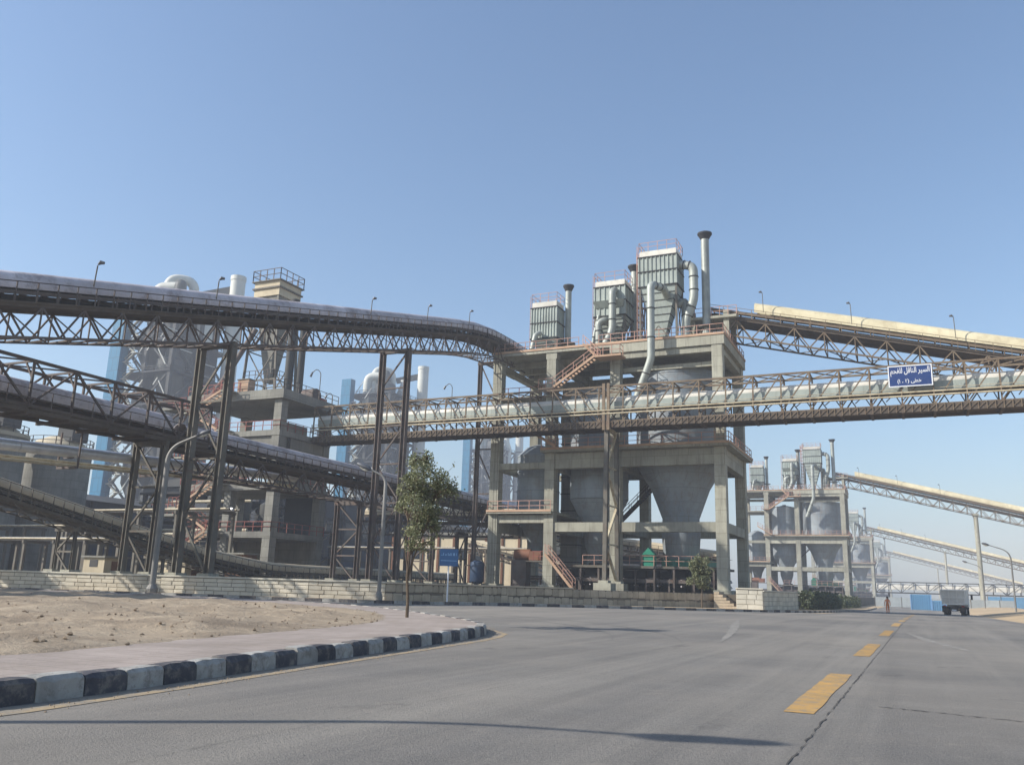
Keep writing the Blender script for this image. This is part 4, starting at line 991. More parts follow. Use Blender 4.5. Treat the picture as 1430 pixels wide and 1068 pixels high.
# ------------------------------------------------------------------ transfer tower
tt = thing('transfer_tower', (-72, 82, 1.0), 'grey concrete transfer tower with red railings and stairs behind the trestle', 'tower')
def tb(name, m, *a): return MB().box(*a).build(name, m, tt)
X0, X1, Y0, Y1 = -79.2, -66.4, 77.9, 86.4
for x in (X0, X1):
    for y in (Y0, Y1): tb('column', 'concrete_dark', x-.55, x+.55, y-.55, y+.55, .95, 21.55)
tb('column', 'concrete_dark', -73.2, -72.2, Y0-.5, Y0+.5, .95, 17.3)
for z0, z1, ex in ((21.6, 22.7, 1.0), (17.3, 17.95, .6), (11.0, 11.8, .8), (5.6, 6.3, .6)):
    tb('slab', 'concrete_dark', X0-ex, X1+ex, Y0-ex, Y1+ex+(1.0 if z0 > 20 else 0), z0, z1)
tb('wall', 'concrete_dark', -72.0, X1+.5, Y0-.3, Y0-.05, 13.6, 17.25); tb('wall', 'concrete_dark', X1+.1, X1+.4, Y0+.6, Y1-.6, 11.85, 17.25); tb('wall', 'concrete_dark', X1+.1, X1+.4, Y0+.6, 82.5, 17.96, 19.0)
tb('wall', 'concrete_dark', X0+.6, X1-.6, Y1-.1, Y1+.2, 1.0, 5.55); tb('wall', 'shed_dark', -71.5, X1-.6, Y1-.1, Y1+.2, 6.35, 10.95)
for z, m in ((22.7, 'red_rail'), (17.96, 'red_rail'), (11.8, 'red_rail'), (6.3, 'red_rail')):
    ex = {22.7: 1.0, 17.96: .6, 11.8: .8, 6.3: .6}[z]
    rail(MB(), [(X0-ex, Y0-ex, z), (X1+ex, Y0-ex, z), (X1+ex, Y1+ex, z)], 1.1, 1.3, .04).build('railing', m if z != 22.7 else 'dark_steel', tt)
rail(MB(), [(X0-1, Y0-1, 22.71), (-72, Y0-1, 22.71)], 1.1, 1.0, .05).build('railing', 'red_rail', tt)
zl = [1.0, 3.6, 6.3, 9.0, 11.8, 14.9, 17.96, 20.3, 22.7]
for i in range(8):
    xa, xb = (-78.6, -73.6) if i % 2 else (-73.6, -78.6)
    if i == 0: xa, xb = -74.0, -78.6
    flight(tt, (xa, Y0-1.9, zl[i]), (xb, Y0-1.9, zl[i+1]), 1.0, (0, 1, 0), 'rust_edge', 'red_rail', 'concrete')
    xl = xb+(.0 if xb > -76 else -1.2)
    tb('landing', 'concrete', xl, xl+1.2, Y0-2.5, Y0-.85, zl[i+1]-.16, zl[i+1]-.01)
    rail(MB(), [(xl, Y0-2.45, zl[i+1]), (xl+1.2, Y0-2.45, zl[i+1])], 1.1, .6, .045).build('railing', 'red_rail', tt)
for x, z in ((-82.2, 21.3), (-82.0, 8.3)):
    tb('side_platform', 'concrete_dark', x-1.6, X0-.6, Y0-1.5, Y0+2, z-.3, z); rail(MB(), [(x-1.6, Y0+2, z), (x-1.6, Y0-1.45, z), (X0-.8, Y0-1.45, z)], 1.1, .9, .045).build('railing', 'red_rail', tt)
def part_of(root, m, name, mb, sm=False): return mb.build(name, m, root, sm)
dr = thing('drive_unit', (-68.5, 84, 22.7), 'dark round drive pulley and red guard on top of the transfer tower', 'drive')
MB().tube((-69.2, 85.5, 23.7), (-67.4, 85.5, 23.7), .95, 18).build('pulley', 'dark_steel', dr, True); MB().box(-69.3, -67.2, 86.2, 87.4, 22.7, 23.6).build('guard', 'red_rail', dr); MB().box(-69.2, -67.4, 85.2, 85.8, 22.7, 23.0).build('stand', 'dark_steel', dr)
cr = thing('machine_crate', (-76, 77.8, 22.7), 'orange machine box at the front edge of the transfer tower top', 'machine')
MB().box(-73.0, -71.3, 77.5, 78.6, 22.72, 24.3).build('body', 'rust_edge', cr); MB().box(-73.1, -71.2, 77.4, 78.7, 24.3, 24.42).build('lid', 'grey_steel', cr)
sf = thing('hopper_filter', (-75.4, 86, 22.7), 'cream filter box with railed top on a tapered hopper above the transfer tower', 'filter')
MB().box(-77.6, -73.4, 83.6, 88.0, 37.3, 39.3).build('casing', 'cream_wall', sf); MB().box(-77.8, -73.2, 83.4, 88.2, 38.3, 38.5).box(-77.9, -73.1, 83.3, 88.3, 39.3, 39.42).build('flange', 'grey_steel', sf)
hp = MB().frustum((-75.9, -75.0, 85.3, 86.3), 26.0, (-77.4, -73.6, 83.8, 87.8), 37.28).build('hopper', 'concrete_dark', sf)
mb = MB()
for i in range(1, 9):
    f = i/9; a = .5+1.45*f; mb.box(-75.5-a, -75.5+a, 85.8-a, 85.8+a, 26+11.3*f-.06, 26+11.3*f+.06)
mb.build('hopper_rib', 'grey_steel', hp)
rail(MB(), [(-77.8, 83.4, 39.42), (-73.2, 83.4, 39.42), (-73.2, 88.2, 39.42), (-77.8, 88.2, 39.42), (-77.8, 83.4, 39.42)], 1.5, 1.1, .05).build('railing', 'dark_steel', sf)
for x in (-77.4, -73.6):
    for y in (83.8, 87.8): MB().beam((x-.9*(1 if x < -75 else -1)*-1*-1, y, 22.7), (x, y, 37.3), .26).build('leg', 'grey_steel', sf)
mb = MB()
for z in (26, 30, 34):
    for y in (83.8, 87.8): mb.beam((-78.0, y, z), (-73.0, y, z), .13)
    for x in (-77.8, -73.2): mb.beam((x, 83.8, z), (x, 87.8, z), .13)
for y in (83.8, 87.8): mb.beam((-78.3, y, 22.7), (-73.2, y, 30), .12); mb.beam((-72.7, y, 22.7), (-77.8, y, 30), .12); mb.beam((-77.8, y, 30), (-73.5, y, 37), .12)
mb.build('bracing', 'grey_steel', sf)
rail(MB(), [(-78, 83.6, 26.1), (-73, 83.6, 26.1), (-73, 88, 26.1)], 1.1, 1.0, .04).build('railing', 'dark_steel', sf)
for lbl, pts, r_ in (('dark slanting pipe left of the hopper above the transfer tower', [(-77.0, 84, 33), (-79.6, 82, 26), (-80.0, 80, 22.7)], .35), ('vertical grey duct right of the hopper above the transfer tower', [(-71.2, 84.4, 36.5), (-71.2, 84.4, 22.7)], .55), ('second grey duct right of the hopper, nearer the bridge', [(-69.9, 85.0, 34.5), (-69.9, 85.0, 22.7)], .45)):
    d_ = thing('duct', pts[0], lbl, 'duct', 'ducts on the transfer tower'); MB().path(round_path(pts, 1.0), r_, 14).build('pipe', 'tower_steel' if r_ > .4 else 'dark_steel', d_, True)
    MB().tube((pts[-1][0], pts[-1][1], 22.71), (pts[-1][0], pts[-1][1], 22.95), r_+.2, 14).build('foot_flange', 'dark_steel', d_)
tl = thing('curved_lamp', (-66, 84.2, 22.7), 'curved lamp on thin pole above the transfer tower railing', 'lamp')
MB().path(round_path([(-66, 84.2, 22.7), (-66, 84.2, 26.3), (-66.5, 84, 26.8), (-67.1, 83.9, 26.3)], .5), .05, 6).build('pole', 'grey_steel', tl, True); MB().path([(-67.05, 83.9, 26.4), (-67.3, 83.85, 25.8)], [.1, .15], 8).build('head', 'lamp_head', tl, True)
MB().box(X1+.5, X1+.75, Y0+1, Y0+1.3, 11.8, 17.2).build('cable_tray', 'tower_steel', tt)

# ------------------------------------------------------------------ preheater towers far behind
def preheater(label, cx, cy, H, shaft=True):
    root = thing('preheater_tower', (cx, cy, 1), label, 'tower', 'preheater towers in the background'); a = 10.5
    nf = 9; fl = [1+H*.93*(i+1)/nf for i in range(nf)]
    for x in (-a, 0, a):
        for y in (-a, 0, a):
            if x == 0 and y == 0: continue
            MB().box(cx+x-.6, cx+x+.6, cy+y-.6, cy+y+.6, 1, fl[-2 if abs(x)+abs(y) < 20 else -2]).build('column', 'tower_steel', root)
    for i, z in enumerate(fl[:-1]):
        MB().box(cx-a-1, cx+a+1, cy-a-1, cy+a+1, z-.5, z).build('floor', 'tower_dark', root)
        rail(MB(), [(cx-a-1, cy+a+1, z), (cx-a-1, cy-a-1, z), (cx+a+1, cy-a-1, z), (cx+a+1, cy+a+1, z)], 1.3, 4, .09).build('railing', 'tower_steel', root)
    mb = MB()
    for i, (z0, z1) in enumerate(zip([1]+fl[:-2], fl[:-1])):
        for u0, u1 in ((-a, 0), (0, a)):
            f = 1 if (i % 2) else -1
            p, q = (u0, u1) if f > 0 else (u1, u0)
            mb.beam((cx+p, cy-a, z0), (cx+q, cy-a, z1), .5); mb.beam((cx+a, cy+p, z0), (cx+a, cy+q, z1), .5); mb.beam((cx-a, cy+p, z0), (cx-a, cy+q, z1), .4)
        if i % 2 == 0: mb.beam((cx-a, cy-a-.9, z0), (cx-a+7, cy-a-.9, z1), .9, .3)
        else: mb.beam((cx-a+7, cy-a-.9, z0), (cx-a, cy-a-.9, z1), .9, .3)
    mb.build('bracing', 'tower_steel', root)
    MB().box(cx-5, cx+a-1.5, cy-1, cy+a-1.5, 1, fl[-2]).build('core_wall', 'tower_dark', root)
    mb = MB(); mt = MB(); z = 3.0; i = 0
    while z < fl[-2]-4:
        xa, xb = (cx-a+4.6, cx-a+8.4) if i % 2 else (cx-a+8.4, cx-a+4.6)
        mb.beam((xa, cy-a-2.2, z), (xb, cy-a-2.2, z+2.6), .9, .35); mt.box(xb-1.1, xb+1.1, cy-a-3.0, cy-a-1.0, z+2.5, z+2.7)
        mb.beam((xa, cy-a-2.6, z+1.1), (xb, cy-a-2.6, z+3.7), .12); z += 2.6; i += 1
    mb.build('outer_stair', 'concrete', root)['kind'] = 'stuff'; mt.build('outer_landing', 'pale_duct', root)['kind'] = 'stuff'
    rgp = random.Random(int(cx*10)); mb = MB()
    for _ in range(70):
        x = cx+rgp.uniform(-a, a); z = rgp.uniform(8, fl[-2]); l = rgp.uniform(1.5, 6)
        if rgp.random() < .5: mb.beam((x, cy-a-.9, z), (x+l*rgp.choice([-.7, .7]), cy-a-.9, z+l), .22)
        else: mb.beam((cx+a+.9, cy+(x-cx), z), (cx+a+.9, cy+(x-cx)+rgp.choice([-l, l]), z+l*rgp.choice([0, 0, .8])), .25)
    mb.build('pipework', 'pale_duct', root)['kind'] = 'stuff'
    k = 0
    for i, z in enumerate(fl[1:-1]):
        for dx, dy in (((-5, -4), (5.5, 2)) if i % 2 else ((4.5, -5), (-4, 4))):
            r = 4.2; MB().lathe(cx+dx, cy+dy, [(.9, z-12.5), (.9, z-10), (r, z-3.2), (r, z+4.2), (r*.8, z+5.0), (2.0, z+5.2), (2.0, z+7)], 20).build('cyclone', 'cyclone', root, True)
            MB().path(round_path([(cx+dx, cy+dy, z+6.8), (cx+dx, cy+dy, z+9.4), (cx+dx*.2, cy+dy*.3, z+9.4), (cx+dx*.2, cy+dy*.3, z+4)], 2.6), 1.7, 12).build('gas_duct', 'cyclone', root, True)
            k += 1
    if shaft:
        MB().box(cx-a-.4, cx-a+4.2, cy-a-4.2, cy-a-1.1, 1, H*.9).build('lift_shaft', 'blue_clad', root)
    # tall duct on the right, goose necks on top
    rx, ry = cx+a+3.2, cy+a-1
    MB().lathe(rx, ry, [(2.3, 1), (2.3, H*.985), (2.45, H*.985), (2.45, H), (2.2, H)], 24).build('down_duct', 'pale_duct', root, True)
    mb = MB()
    for i in range(7): mb.lathe(rx, ry, [(2.29, 8+i*H/8), (2.5, 8+i*H/8), (2.5, 8.5+i*H/8), (2.29, 8.5+i*H/8)], 24)
    mb.build('duct_ring', 'tower_steel', root)
    MB().path(round_path([(cx-2, cy-4, H*.82), (cx-2, cy-4, H-2.8), (cx+3, cy+2, H-2.8), (cx+3, cy+2, H*.82)], 3.6, 8), 1.5, 16).build('goose_neck', 'pale_duct', root, True)
    MB().path(round_path([(cx-4, cy-6, H*.8), (cx-4, cy-6, H*.93), (cx+2, cy-4, H*.93)], 3, 6), 1.8, 14).build('goose_neck', 'pale_duct', root, True)
    MB().beam((cx+3, cy+5, H*.93), (rx-2, ry, H*.955), 2.0, 2.2).build('top_duct', 'tower_steel', root)
    MB().lathe(cx+9, cy+2, [(2.8, H*.75), (2.8, H*.86), (1.5, H*.9), (1.5, H*.92)], 20).build('top_cyclone', 'pale_duct', root, True)
    return root
preheater('nearest blue-edged preheater tower with goose neck duct, behind the tall trestle', -205.5, 189.5, 95)
preheater('middle blue-edged preheater tower seen between trestle legs above the bridge', -202, 300.5, 92)
preheater('farthest blue-edged preheater tower just left of the silo building', -222, 446, 92)

# ------------------------------------------------------------------ plant buildings between the conveyors
def dome_silo(label, x, y, r, h):
    root = thing('concrete_silo', (x, y, 1), label, 'silo', 'domed silos at the far left')
    MB().lathe(x, y, [(r, 1), (r, h)], 32).build('shell', 'concrete_dark', root, True)
    MB().lathe(x, y, [(r+.25, h), (r+.25, h+.5), (r*.86, h+.5), (r*.72, h+1.2), (r*.4, h+1.9), (.6, h+2.1)], 32).build('dome', 'cream_wall', root, True)
    rail(MB(), [(x+r*cos(i*pi/8), y+r*sin(i*pi/8), h+.5) for i in range(17)], 1.1, 1.6, .05).build('railing', 'dark_steel', root)
    MB().box(x+r*.2, x+r*.9, y-r*.3, y+r*.3, h+1.2, h+4.2).build('vent_box', 'tower_steel', root)
dome_silo('domed grey silo nearest the left edge behind the gallery', -112, 74, 4.4, 18.5); dome_silo('domed grey silo just right of the other, behind the gallery', -112, 84.5, 4.4, 18.2)
fb = thing('filter_building', (-106, 66, 1), 'tall grey clad building at the left edge behind the silver pipe', 'building')
MB().box(-118, -106, 58, 68.5, 1, 23).build('wall', 'tower_steel', fb); MB().box(-118.4, -105.6, 57.6, 68.9, 23, 23.5).build('roof', 'shed_dark', fb)
mb = MB()
for i in range(8): mb.box(-106, -105.8, 58.2+i*1.4, 58.4+i*1.4, 1, 22.9)
mb.build('rib', 'tower_dark', fb)
def shed(label, x0, x1, y0, y1, h, m, nb, open_h=5):
    root = thing('steel_shed', ((x0+x1)/2, (y0+y1)/2, 1), label, 'building', 'dark mill sheds behind the conveyors')
    MB().box(x0, x1-.5, y0+.3, y1-.3, 1.0, h).build('wall', m, root)
    mb = MB(); mb.poly([(x0-.8, y0-.8, h+.05), (x1+.8, y0-.8, h+.05), ((x0+x1)/2, y0-.8, h+2.2)][::-1]); mb.poly([(x0-.8, y1+.8, h+.05), (x1+.8, y1+.8, h+.05), ((x0+x1)/2, y1+.8, h+2.2)])
    mb.poly([(x1+.8, y0-.8, h+.05), (x1+.8, y1+.8, h+.05), ((x0+x1)/2, y1+.8, h+2.2), ((x0+x1)/2, y0-.8, h+2.2)]); mb.poly([(x0-.8, y0-.8, h+.05), ((x0+x1)/2, y0-.8, h+2.2), ((x0+x1)/2, y1+.8, h+2.2), (x0-.8, y1+.8, h+.05)])
    mb.build('roof', 'tower_steel', root)
    for i in range(nb+1):
        y = y0+.6+(y1-y0-1.2)*i/nb; MB().box(x1-.48, x1+.1, y-.25, y+.25, 1, h).build('column', 'tower_dark', root)
    for k in range(3):
        z = 1+(h-1)*(k+1)/4; MB().box(x1-.48, x1-.2, y0+.3, y1-.3, z-.12, z+.12).build('girt', 'tower_steel', root)
    for i in range(nb):
        y = y0+.6+(y1-y0-1.2)*(i+.5)/nb; d = (y1-y0)/nb*.3
        MB().box(x1-.49, x1-.42, y-d, y+d, 1+(h-1)*.55, 1+(h-1)*.72).build('window', 'glass', root)
        if i % 3 == 1: MB().box(x1-.49, x1-.4, y-d, y+d, 1, 5).build('door', 'blue_tank', root)
shed('long dark steel shed low behind the beige conveyor', -140, -116, 70, 150, 12, 'shed_dark', 13)
shed('dark steel mill shed behind the transfer tower', -132, -104, 118, 176, 17, 'shed_dark', 9)
shed('low dark shed behind the bare trestles in the middle', -112, -92, 172, 240, 13, 'shed_dark', 9)
ck = thing('mill_frame', (-96, 100, 1), 'open dark steel frame with platforms and pipes behind the conveyors', 'steel frame')
for x in (-102, -94, -86):
    for y in (92, 100, 108, 116): MB().box(x-.25, x+.25, y-.25, y+.25, 1, 12.5 if x < -90 else 9).build('column', 'tower_dark', ck)
for z in (4.5, 8.6):
    MB().box(-102.6, -85.4, 91.4, 116.6, z, z+.25).build('floor', 'tower_dark', ck); rail(MB(), [(-85.5, 91.5, z+.25), (-85.5, 116.5, z+.25)], 1.1, 1.5, .045).build('railing', 'grey_steel', ck); rail(MB(), [(-102, 91.5, z+.25), (-85.5, 91.5, z+.25)], 1.1, 1.5, .045).build('railing', 'grey_steel', ck)
MB().box(-102.6, -93.4, 91.4, 116.6, 12.5, 12.8).build('floor', 'tower_dark', ck)
mb = MB()
for y in (92, 100, 108):
    for z in (1, 4.5): mb.beam((-86, y, z), (-86, y+8, z+4), .18); mb.beam((-94, y, z+4), (-94, y+8, z+8), .18)
mb.build('bracing', 'grey_steel', ck)
for i, (y, z) in enumerate(((94, 10.2), (99, 10.8), (105, 10.1), (112, 10.6))):
    MB().lathe(-90, y, [(.4, z-3), (1.4, z-1), (1.4, z+2), (.5, z+2.6)], 16).build('vessel', 'cyclone', ck, True)
for z, y in ((6.8, 91), (7.4, 91.6), (11.4, 92)): MB().tube((-103, y, z), (-82, y, z), .22, 8).build('pipe', 'cream_pipe', ck, True)
def mini_rack(label, x0, x1, y, z, n):
    root = thing('pipe_rack', (x0, y, 1), label, 'pipe rack', 'pipe racks across the yard')
    for i in range(n+1):
        x = x0+(x1-x0)*i/n
        mb = MB()
        for d in (-1.2, 1.2): mb.box(x-.14, x+.14, y+d-.14, y+d+.14, 1, z)
        mb.box(x-.12, x+.12, y-1.5, y+1.5, z-.3, z); mb.build('portal', 'grey_steel', root)
    for j in range(5): MB().tube((x0-1, y-1+j*.5, z+.18), (x1+1, y-1+j*.5, z+.18), .09+.05*(j % 3), 8).build('pipe', ('cream_pipe', 'grey_steel', 'silver_pipe')[j % 3], root, True)
mini_rack('high pipe rack with bright pipes between silver pipeline and mill frame', -84, -63, 67, 7.6, 4); mini_rack('low pipe rack just above the pale wall on the left', -86, -64, 60.5, 4.2, 5)
mini_rack('low pipe rack with cream pipes behind the silver pipeline', -108, -82, 70, 6.2, 4); mini_rack('pipe rack crossing the yard behind the leafy tree', -82, -50, 112, 6.0, 6)
shed('low dark shed seen through the ground floor of the silo building', -54, -27, 126, 138, 6.0, 'shed_dark', 3)
conveyor('belt_conveyor', 'low grey conveyor sloping behind the ground floor of the silo building', [(-50, 114, 9.6), (-23, 114, 6.3)], .8, hood='hood_beige', steel='grey_steel', railm='grey_steel', panel=2.4, truss_h=.8, group='beige conveyors')
for x, lb in ((-38, 'left trestle of the sloping conveyor behind the silo building'), (-26, 'right trestle of the sloping conveyor behind the silo building')):
    trestle(lb, (x, 114), (0, 1, 0), 1.0, 9.2-(x+47)*.121-2.6, 1.0, .26, 'grey_steel', bays=1)
cb = thing('cream_building', (-70, 132, 1), 'long cream building with brown pilasters behind the small blue sign', 'building')
MB().box(-84, -56, 131, 142, 1, 9.2).build('wall', 'cream_wall', cb); MB().box(-84.5, -55.5, 130.5, 142.5, 9.2, 9.7).build('roof', 'concrete_dark', cb)
for i in range(10): MB().box(-84+i*3.05, -83.6+i*3.05, 130.8, 131, 1, 9.15).build('pilaster', 'brown_paint', cb)
for i in range(9): MB().box(-82.9+i*3.05, -81.4+i*3.05, 130.93, 131.0, 5.2, 7.0).build('window', 'glass', cb)
for lbl, x, y, wd, dp, h in (('small yellow hut behind the pale wall under the beige conveyor', -66, 56, 2.6, 2.4, 2.5), ('low brown hut beside the tall trestle behind the pale wall', -64, 63, 3.6, 2.6, 2.6)):
    hh = thing('hut', (x, y, 1), lbl, 'hut', 'huts in the yard'); MB().box(x-wd/2, x+wd/2, y-dp/2, y+dp/2, 1, h).build('wall', 'cream_wall', hh); MB().box(x-wd/2-.2, x+wd/2+.2, y-dp/2-.2, y+dp/2+.2, h, h+.15).build('roof', 'concrete_dark', hh)
    MB().box(x+wd/2, x+wd/2+.04, y-.45, y+.45, 1, 2.2).build('door', 'brown_paint', hh); MB().box(x-.5, x+.5, y-dp/2-.03, y-dp/2, 1.7, 2.3).build('window', 'glass', hh)
rh = thing('brick_kiosk', (-62, 69, 1), 'small red-brown kiosk between two steel legs behind the pale wall', 'kiosk'); MB().box(-63.2, -61, 68, 70, 1, 3.4).build('wall', 'brown_paint', rh); MB().box(-63.4, -60.8, 67.8, 70.2, 3.4, 3.55).build('roof', 'concrete_dark', rh); MB().box(-61, -60.96, 68.6, 69.4, 1, 2.9).build('door', 'cream_wall', rh)
tk = thing('water_tank', (-43.9, 85.6, 1), 'dark blue upright tank at the left foot of the silo building', 'tank')
MB().lathe(-43.8, 85.6, [(.3, 1.2), (.75, 1.45), (.78, 1.5), (.78, 3.3), (.7, 3.55), (.35, 3.75), (.2, 3.78)], 20).build('shell', 'blue_tank', tk, True)
for an in (0, 2.1, 4.2): MB().box(-43.8+cos(an)*.6-.06, -43.8+cos(an)*.6+.06, 85.6+sin(an)*.6-.06, 85.6+sin(an)*.6+.06, 1.0, 1.5).build('leg', 'dark_steel', tk)
MB().path(round_path([(-44.5, 85.3, 3.2), (-45.1, 85.1, 3.2), (-45.1, 85.1, 1.0)], .3), .06, 8).build('pipe', 'dark_steel', tk, True)

# ------------------------------------------------------------------ lamp posts, road sign
def street_lamp(label, b, H, arm, d, rise, r=.1, foot=True):
    root = thing('street_lamp', tuple(b), label, 'street lamp', 'street lamps'); b = Vector(b); d = Vector((d[0], d[1], 0)).normalized()
    top = b+V(0,0,H); e = top+d*arm+V(0,0,rise)
    P = round_path([b, top, e], min(1.2, arm*.7), 8); n = len(P)
    MB().path(P, [r*(1-.5*i/(n-1)) if i else r*1.05 for i in range(n)], 10).build('pole', 'lamp_grey', root, True)
    MB().lathe(b.x, b.y, [(r*2.0, b.z), (r*2.0, b.z+.25), (r*1.2, b.z+.5)], 12).build('base', 'lamp_grey', root)
    dd = (e-top).normalized(); h0 = e-dd*.1
    h = MB().path([h0, h0+dd*.12, h0+dd*.45, h0+dd*.8, h0+dd*.95], [.05, .12, .17, .13, .05], 10).build('head', 'lamp_head', root, True)
    MB().path([h0+dd*.2+V(0,0,-.1), h0+dd*.45+V(0,0,-.15), h0+dd*.75+V(0,0,-.1)], [.07, .11, .07], 8).build('lens', 'lens', h, True)
    return root
street_lamp('tall thick lamp post with curved top before the pale wall on the left', (-41.0, 38.3, .12), 8.6, 1.9, (.9, .2), .75, .17)
street_lamp('slim lamp post with arm to the left, beside the leafy tree', (-27.5, 41.8, .12), 6.9, 1.0, (-.95, -.3), .45, .11)
street_lamp('lamp post outside the left edge, shading the near road', (-10.65, 1.75, .2), 5.35, 1.35, (1, .06), .3, .08)
street_lamp('distant lamp post at the right edge with long arm', (10.9, 130, -.8), 8.2, 2.4, (-1, 0), .8, .11)
street_lamp('farther thin lamp post right of the dump truck', (10.9, 190, -.85), 8.2, 2.4, (-1, 0), .8, .1)
rs = thing('road_sign', (-24.3, 43.9, .1), 'small blue road sign with faded lettering on a white post', 'sign')
MB().tube((-24.3, 43.9, .1), (-24.3, 43.9, 3.05), .045, 8).build('post', 'sign_white', rs, True)
vd = Vector((24.3, -43.9, 0)).normalized(); sd = Vector((-vd.y, vd.x, 0)); c0 = Vector((-24.3, 43.9, 2.62))+vd*.06
def plate(mb, u0, u1, z0, z1, o0, o1):
    b = len(mb.v)
    for o in (o0, o1):
        for u, z in ((u0, z0), (u1, z0), (u1, z1), (u0, z1)): p = c0+sd*u+vd*o; mb.v.append((p.x, p.y, c0.z+z))
    mb.f += [(b, b+3, b+2, b+1), (b+4, b+5, b+6, b+7)]+[(b+i, b+(i+1) % 4, b+4+(i+1) % 4, b+4+i) for i in range(4)]
    return mb
plate(MB(), -.53, .53, -.48, .48, 0, .03).build('board', 'sign_teal', rs)
mb = MB(); u = -.44
while u < .42:
    wd = R.uniform(.03, .1); plate(mb, u, min(u+wd, .44), .1, .1+R.choice([.05, .09, .15]), .032, .036); u += wd+R.choice([.02, .03, .07])
mb.build('lettering', 'sign_faded', rs); plate(MB(), -.46, .46, -.2, -.16, .032, .036).build('line', 'sign_faded', rs)

# ------------------------------------------------------------------ trees and hedge
def leaves(mb, pts, size, rg):
    for p, s in pts:
        n = Vector((rg.gauss(0, 1), rg.gauss(0, 1), rg.gauss(.5, .8))).normalized(); t = n.orthogonal().normalized()
        t = (Matrix.Rotation(rg.uniform(0, 6.3), 3, n) @ t); b = n.cross(t); l = size*s*rg.uniform(.7, 1.3); wd = l*.3; k = len(mb.v); p = Vector(p)
        mb.v += [tuple(p), tuple(p+t*l*.5+b*wd+n*l*.06), tuple(p+t*l), tuple(p+t*l*.5-b*wd+n*l*.06)]; mb.f += [(k, k+1, k+2), (k, k+2, k+3)]
def tree(label, base, stems, clumps, nleaf, size, seed, m='leaf'):
    rg = random.Random(seed); root = thing('tree', tuple(base), label, 'tree', 'young trees'); base = Vector(base)
    mb = MB(); tips = []
    for pts, r0 in stems:
        P = [base+Vector(p) for p in pts]; mb.path(P, [r0*(1-.75*i/(len(P)-1)) for i in range(len(P))], 8); tips += P[len(P)//2:]
    bl = []
    for c, rad, wgt in clumps:
        c = base+Vector(c); s = min(tips, key=lambda t: (t-c).length+max(0, t.z-c.z)*2)
        mid = s.lerp(c, .5)+Vector((rg.uniform(-.08, .08), rg.uniform(-.08, .08), .08))
        mb.path([s, mid, c], [.022, .015, .006], 5)
        for _ in range(5):
            e = c+Vector((rg.gauss(0, 1)*rad[0], rg.gauss(0, 1)*rad[1], rg.gauss(0, 1)*rad[2]))*.8; mb.path([mid, c.lerp(e, .4), e], [.01, .008, .004], 4); bl.append((c, e))
    mb.build('trunk', 'bark', root, True)
    lm = MB(); tot = sum(w_ for _, _, w_ in clumps)
    for c, rad, wgt in clumps:
        c = base+Vector(c); L_ = []
        for _ in range(int(nleaf*wgt/tot)):
            while True:
                q = Vector((rg.uniform(-1, 1), rg.uniform(-1, 1), rg.uniform(-1, 1)))
                if q.length < 1: break
            q = q*(q.length**-.25 if q.length > .05 else 1)
            L_.append((c+Vector((q.x*rad[0], q.y*rad[1], q.z*rad[2])), 1))
        leaves(lm, L_, size, rg)
    L_ = []
    for c, e in bl:
        for _ in range(6): L_.append((e+Vector((rg.gauss(0, .05), rg.gauss(0, .05), rg.gauss(0, .05))), 1))
    leaves(lm, L_, size, rg)
    lm.build('crown', m, root); return root
rt = Vector((.905, .426, 0))
def cr_(u, v, z): q = rt*u+Vector((-.426, .905, 0))*v; return (q.x, q.y, z)
rg = random.Random(5); cl = []
for u, v, z, r_, w_ in ((.22, 0, 4.25, .24, .8), (.35, .1, 4.45, .16, .4), (.0, .1, 3.95, .26, .9), (.45, -.1, 3.95, .3, 1.1), (.75, .1, 3.72, .26, .8), (-.1, -.1, 3.55, .3, 1.1), (.3, 0, 3.5, .38, 1.7), (.72, .2, 3.35, .3, 1.0),
                        (1.05, .0, 3.55, .2, .45), (.05, .2, 3.05, .34, 1.3), (.45, -.2, 3.0, .34, 1.4), (.7, 0, 2.95, .22, .7), (.2, 0, 2.6, .3, 1.0), (.5, .1, 2.55, .26, .8), (.05, -.15, 2.25, .2, .5), (.3, .1, 2.15, .2, .45), (-.2, .0, 3.2, .18, .4)):
    for _ in range(3):
        cl.append((cr_(u*.86+rg.gauss(0, r_*.6), v+rg.gauss(0, .3), z+.04+rg.gauss(0, r_*.7)), (r_*.78, r_*.78, r_*.8), w_))
tree('slender leafy tree with thin crooked trunk on the island pavement', (-13.1, 21.4, .2),
     [([(0, 0, 0), cr_(.0, 0, .5), cr_(-.06, 0, 1.1), cr_(-.03, .02, 1.7), cr_(.1, 0, 2.5), cr_(.25, 0, 3.4), cr_(.25, 0, 4.4)], .05), ([cr_(-.05, 0, 1.0), cr_(.08, .05, 1.6), cr_(.35, .05, 2.4), cr_(.6, 0, 3.3), cr_(.75, 0, 3.7)], .032),
      ([cr_(-.04, 0, 1.25), cr_(-.16, 0, 1.9), cr_(-.12, 0, 2.7), cr_(-.05, 0, 3.5)], .025)], cl, 6800, .074, 3)
cl = []
for _ in range(26): cl.append(((rg.gauss(0, .3), rg.gauss(0, .3), rg.uniform(1.6, 3.6)), (.3, .3, .32), 1))
tree('small round young tree in front of the rubble wall under the silo building', (-15.0, 66.6, -.05), [([(0, 0, 0), (.03, 0, 1.2), (0, .02, 2.4), (.05, 0, 3.6)], .06)], cl, 3200, .16, 8, 'leaf')
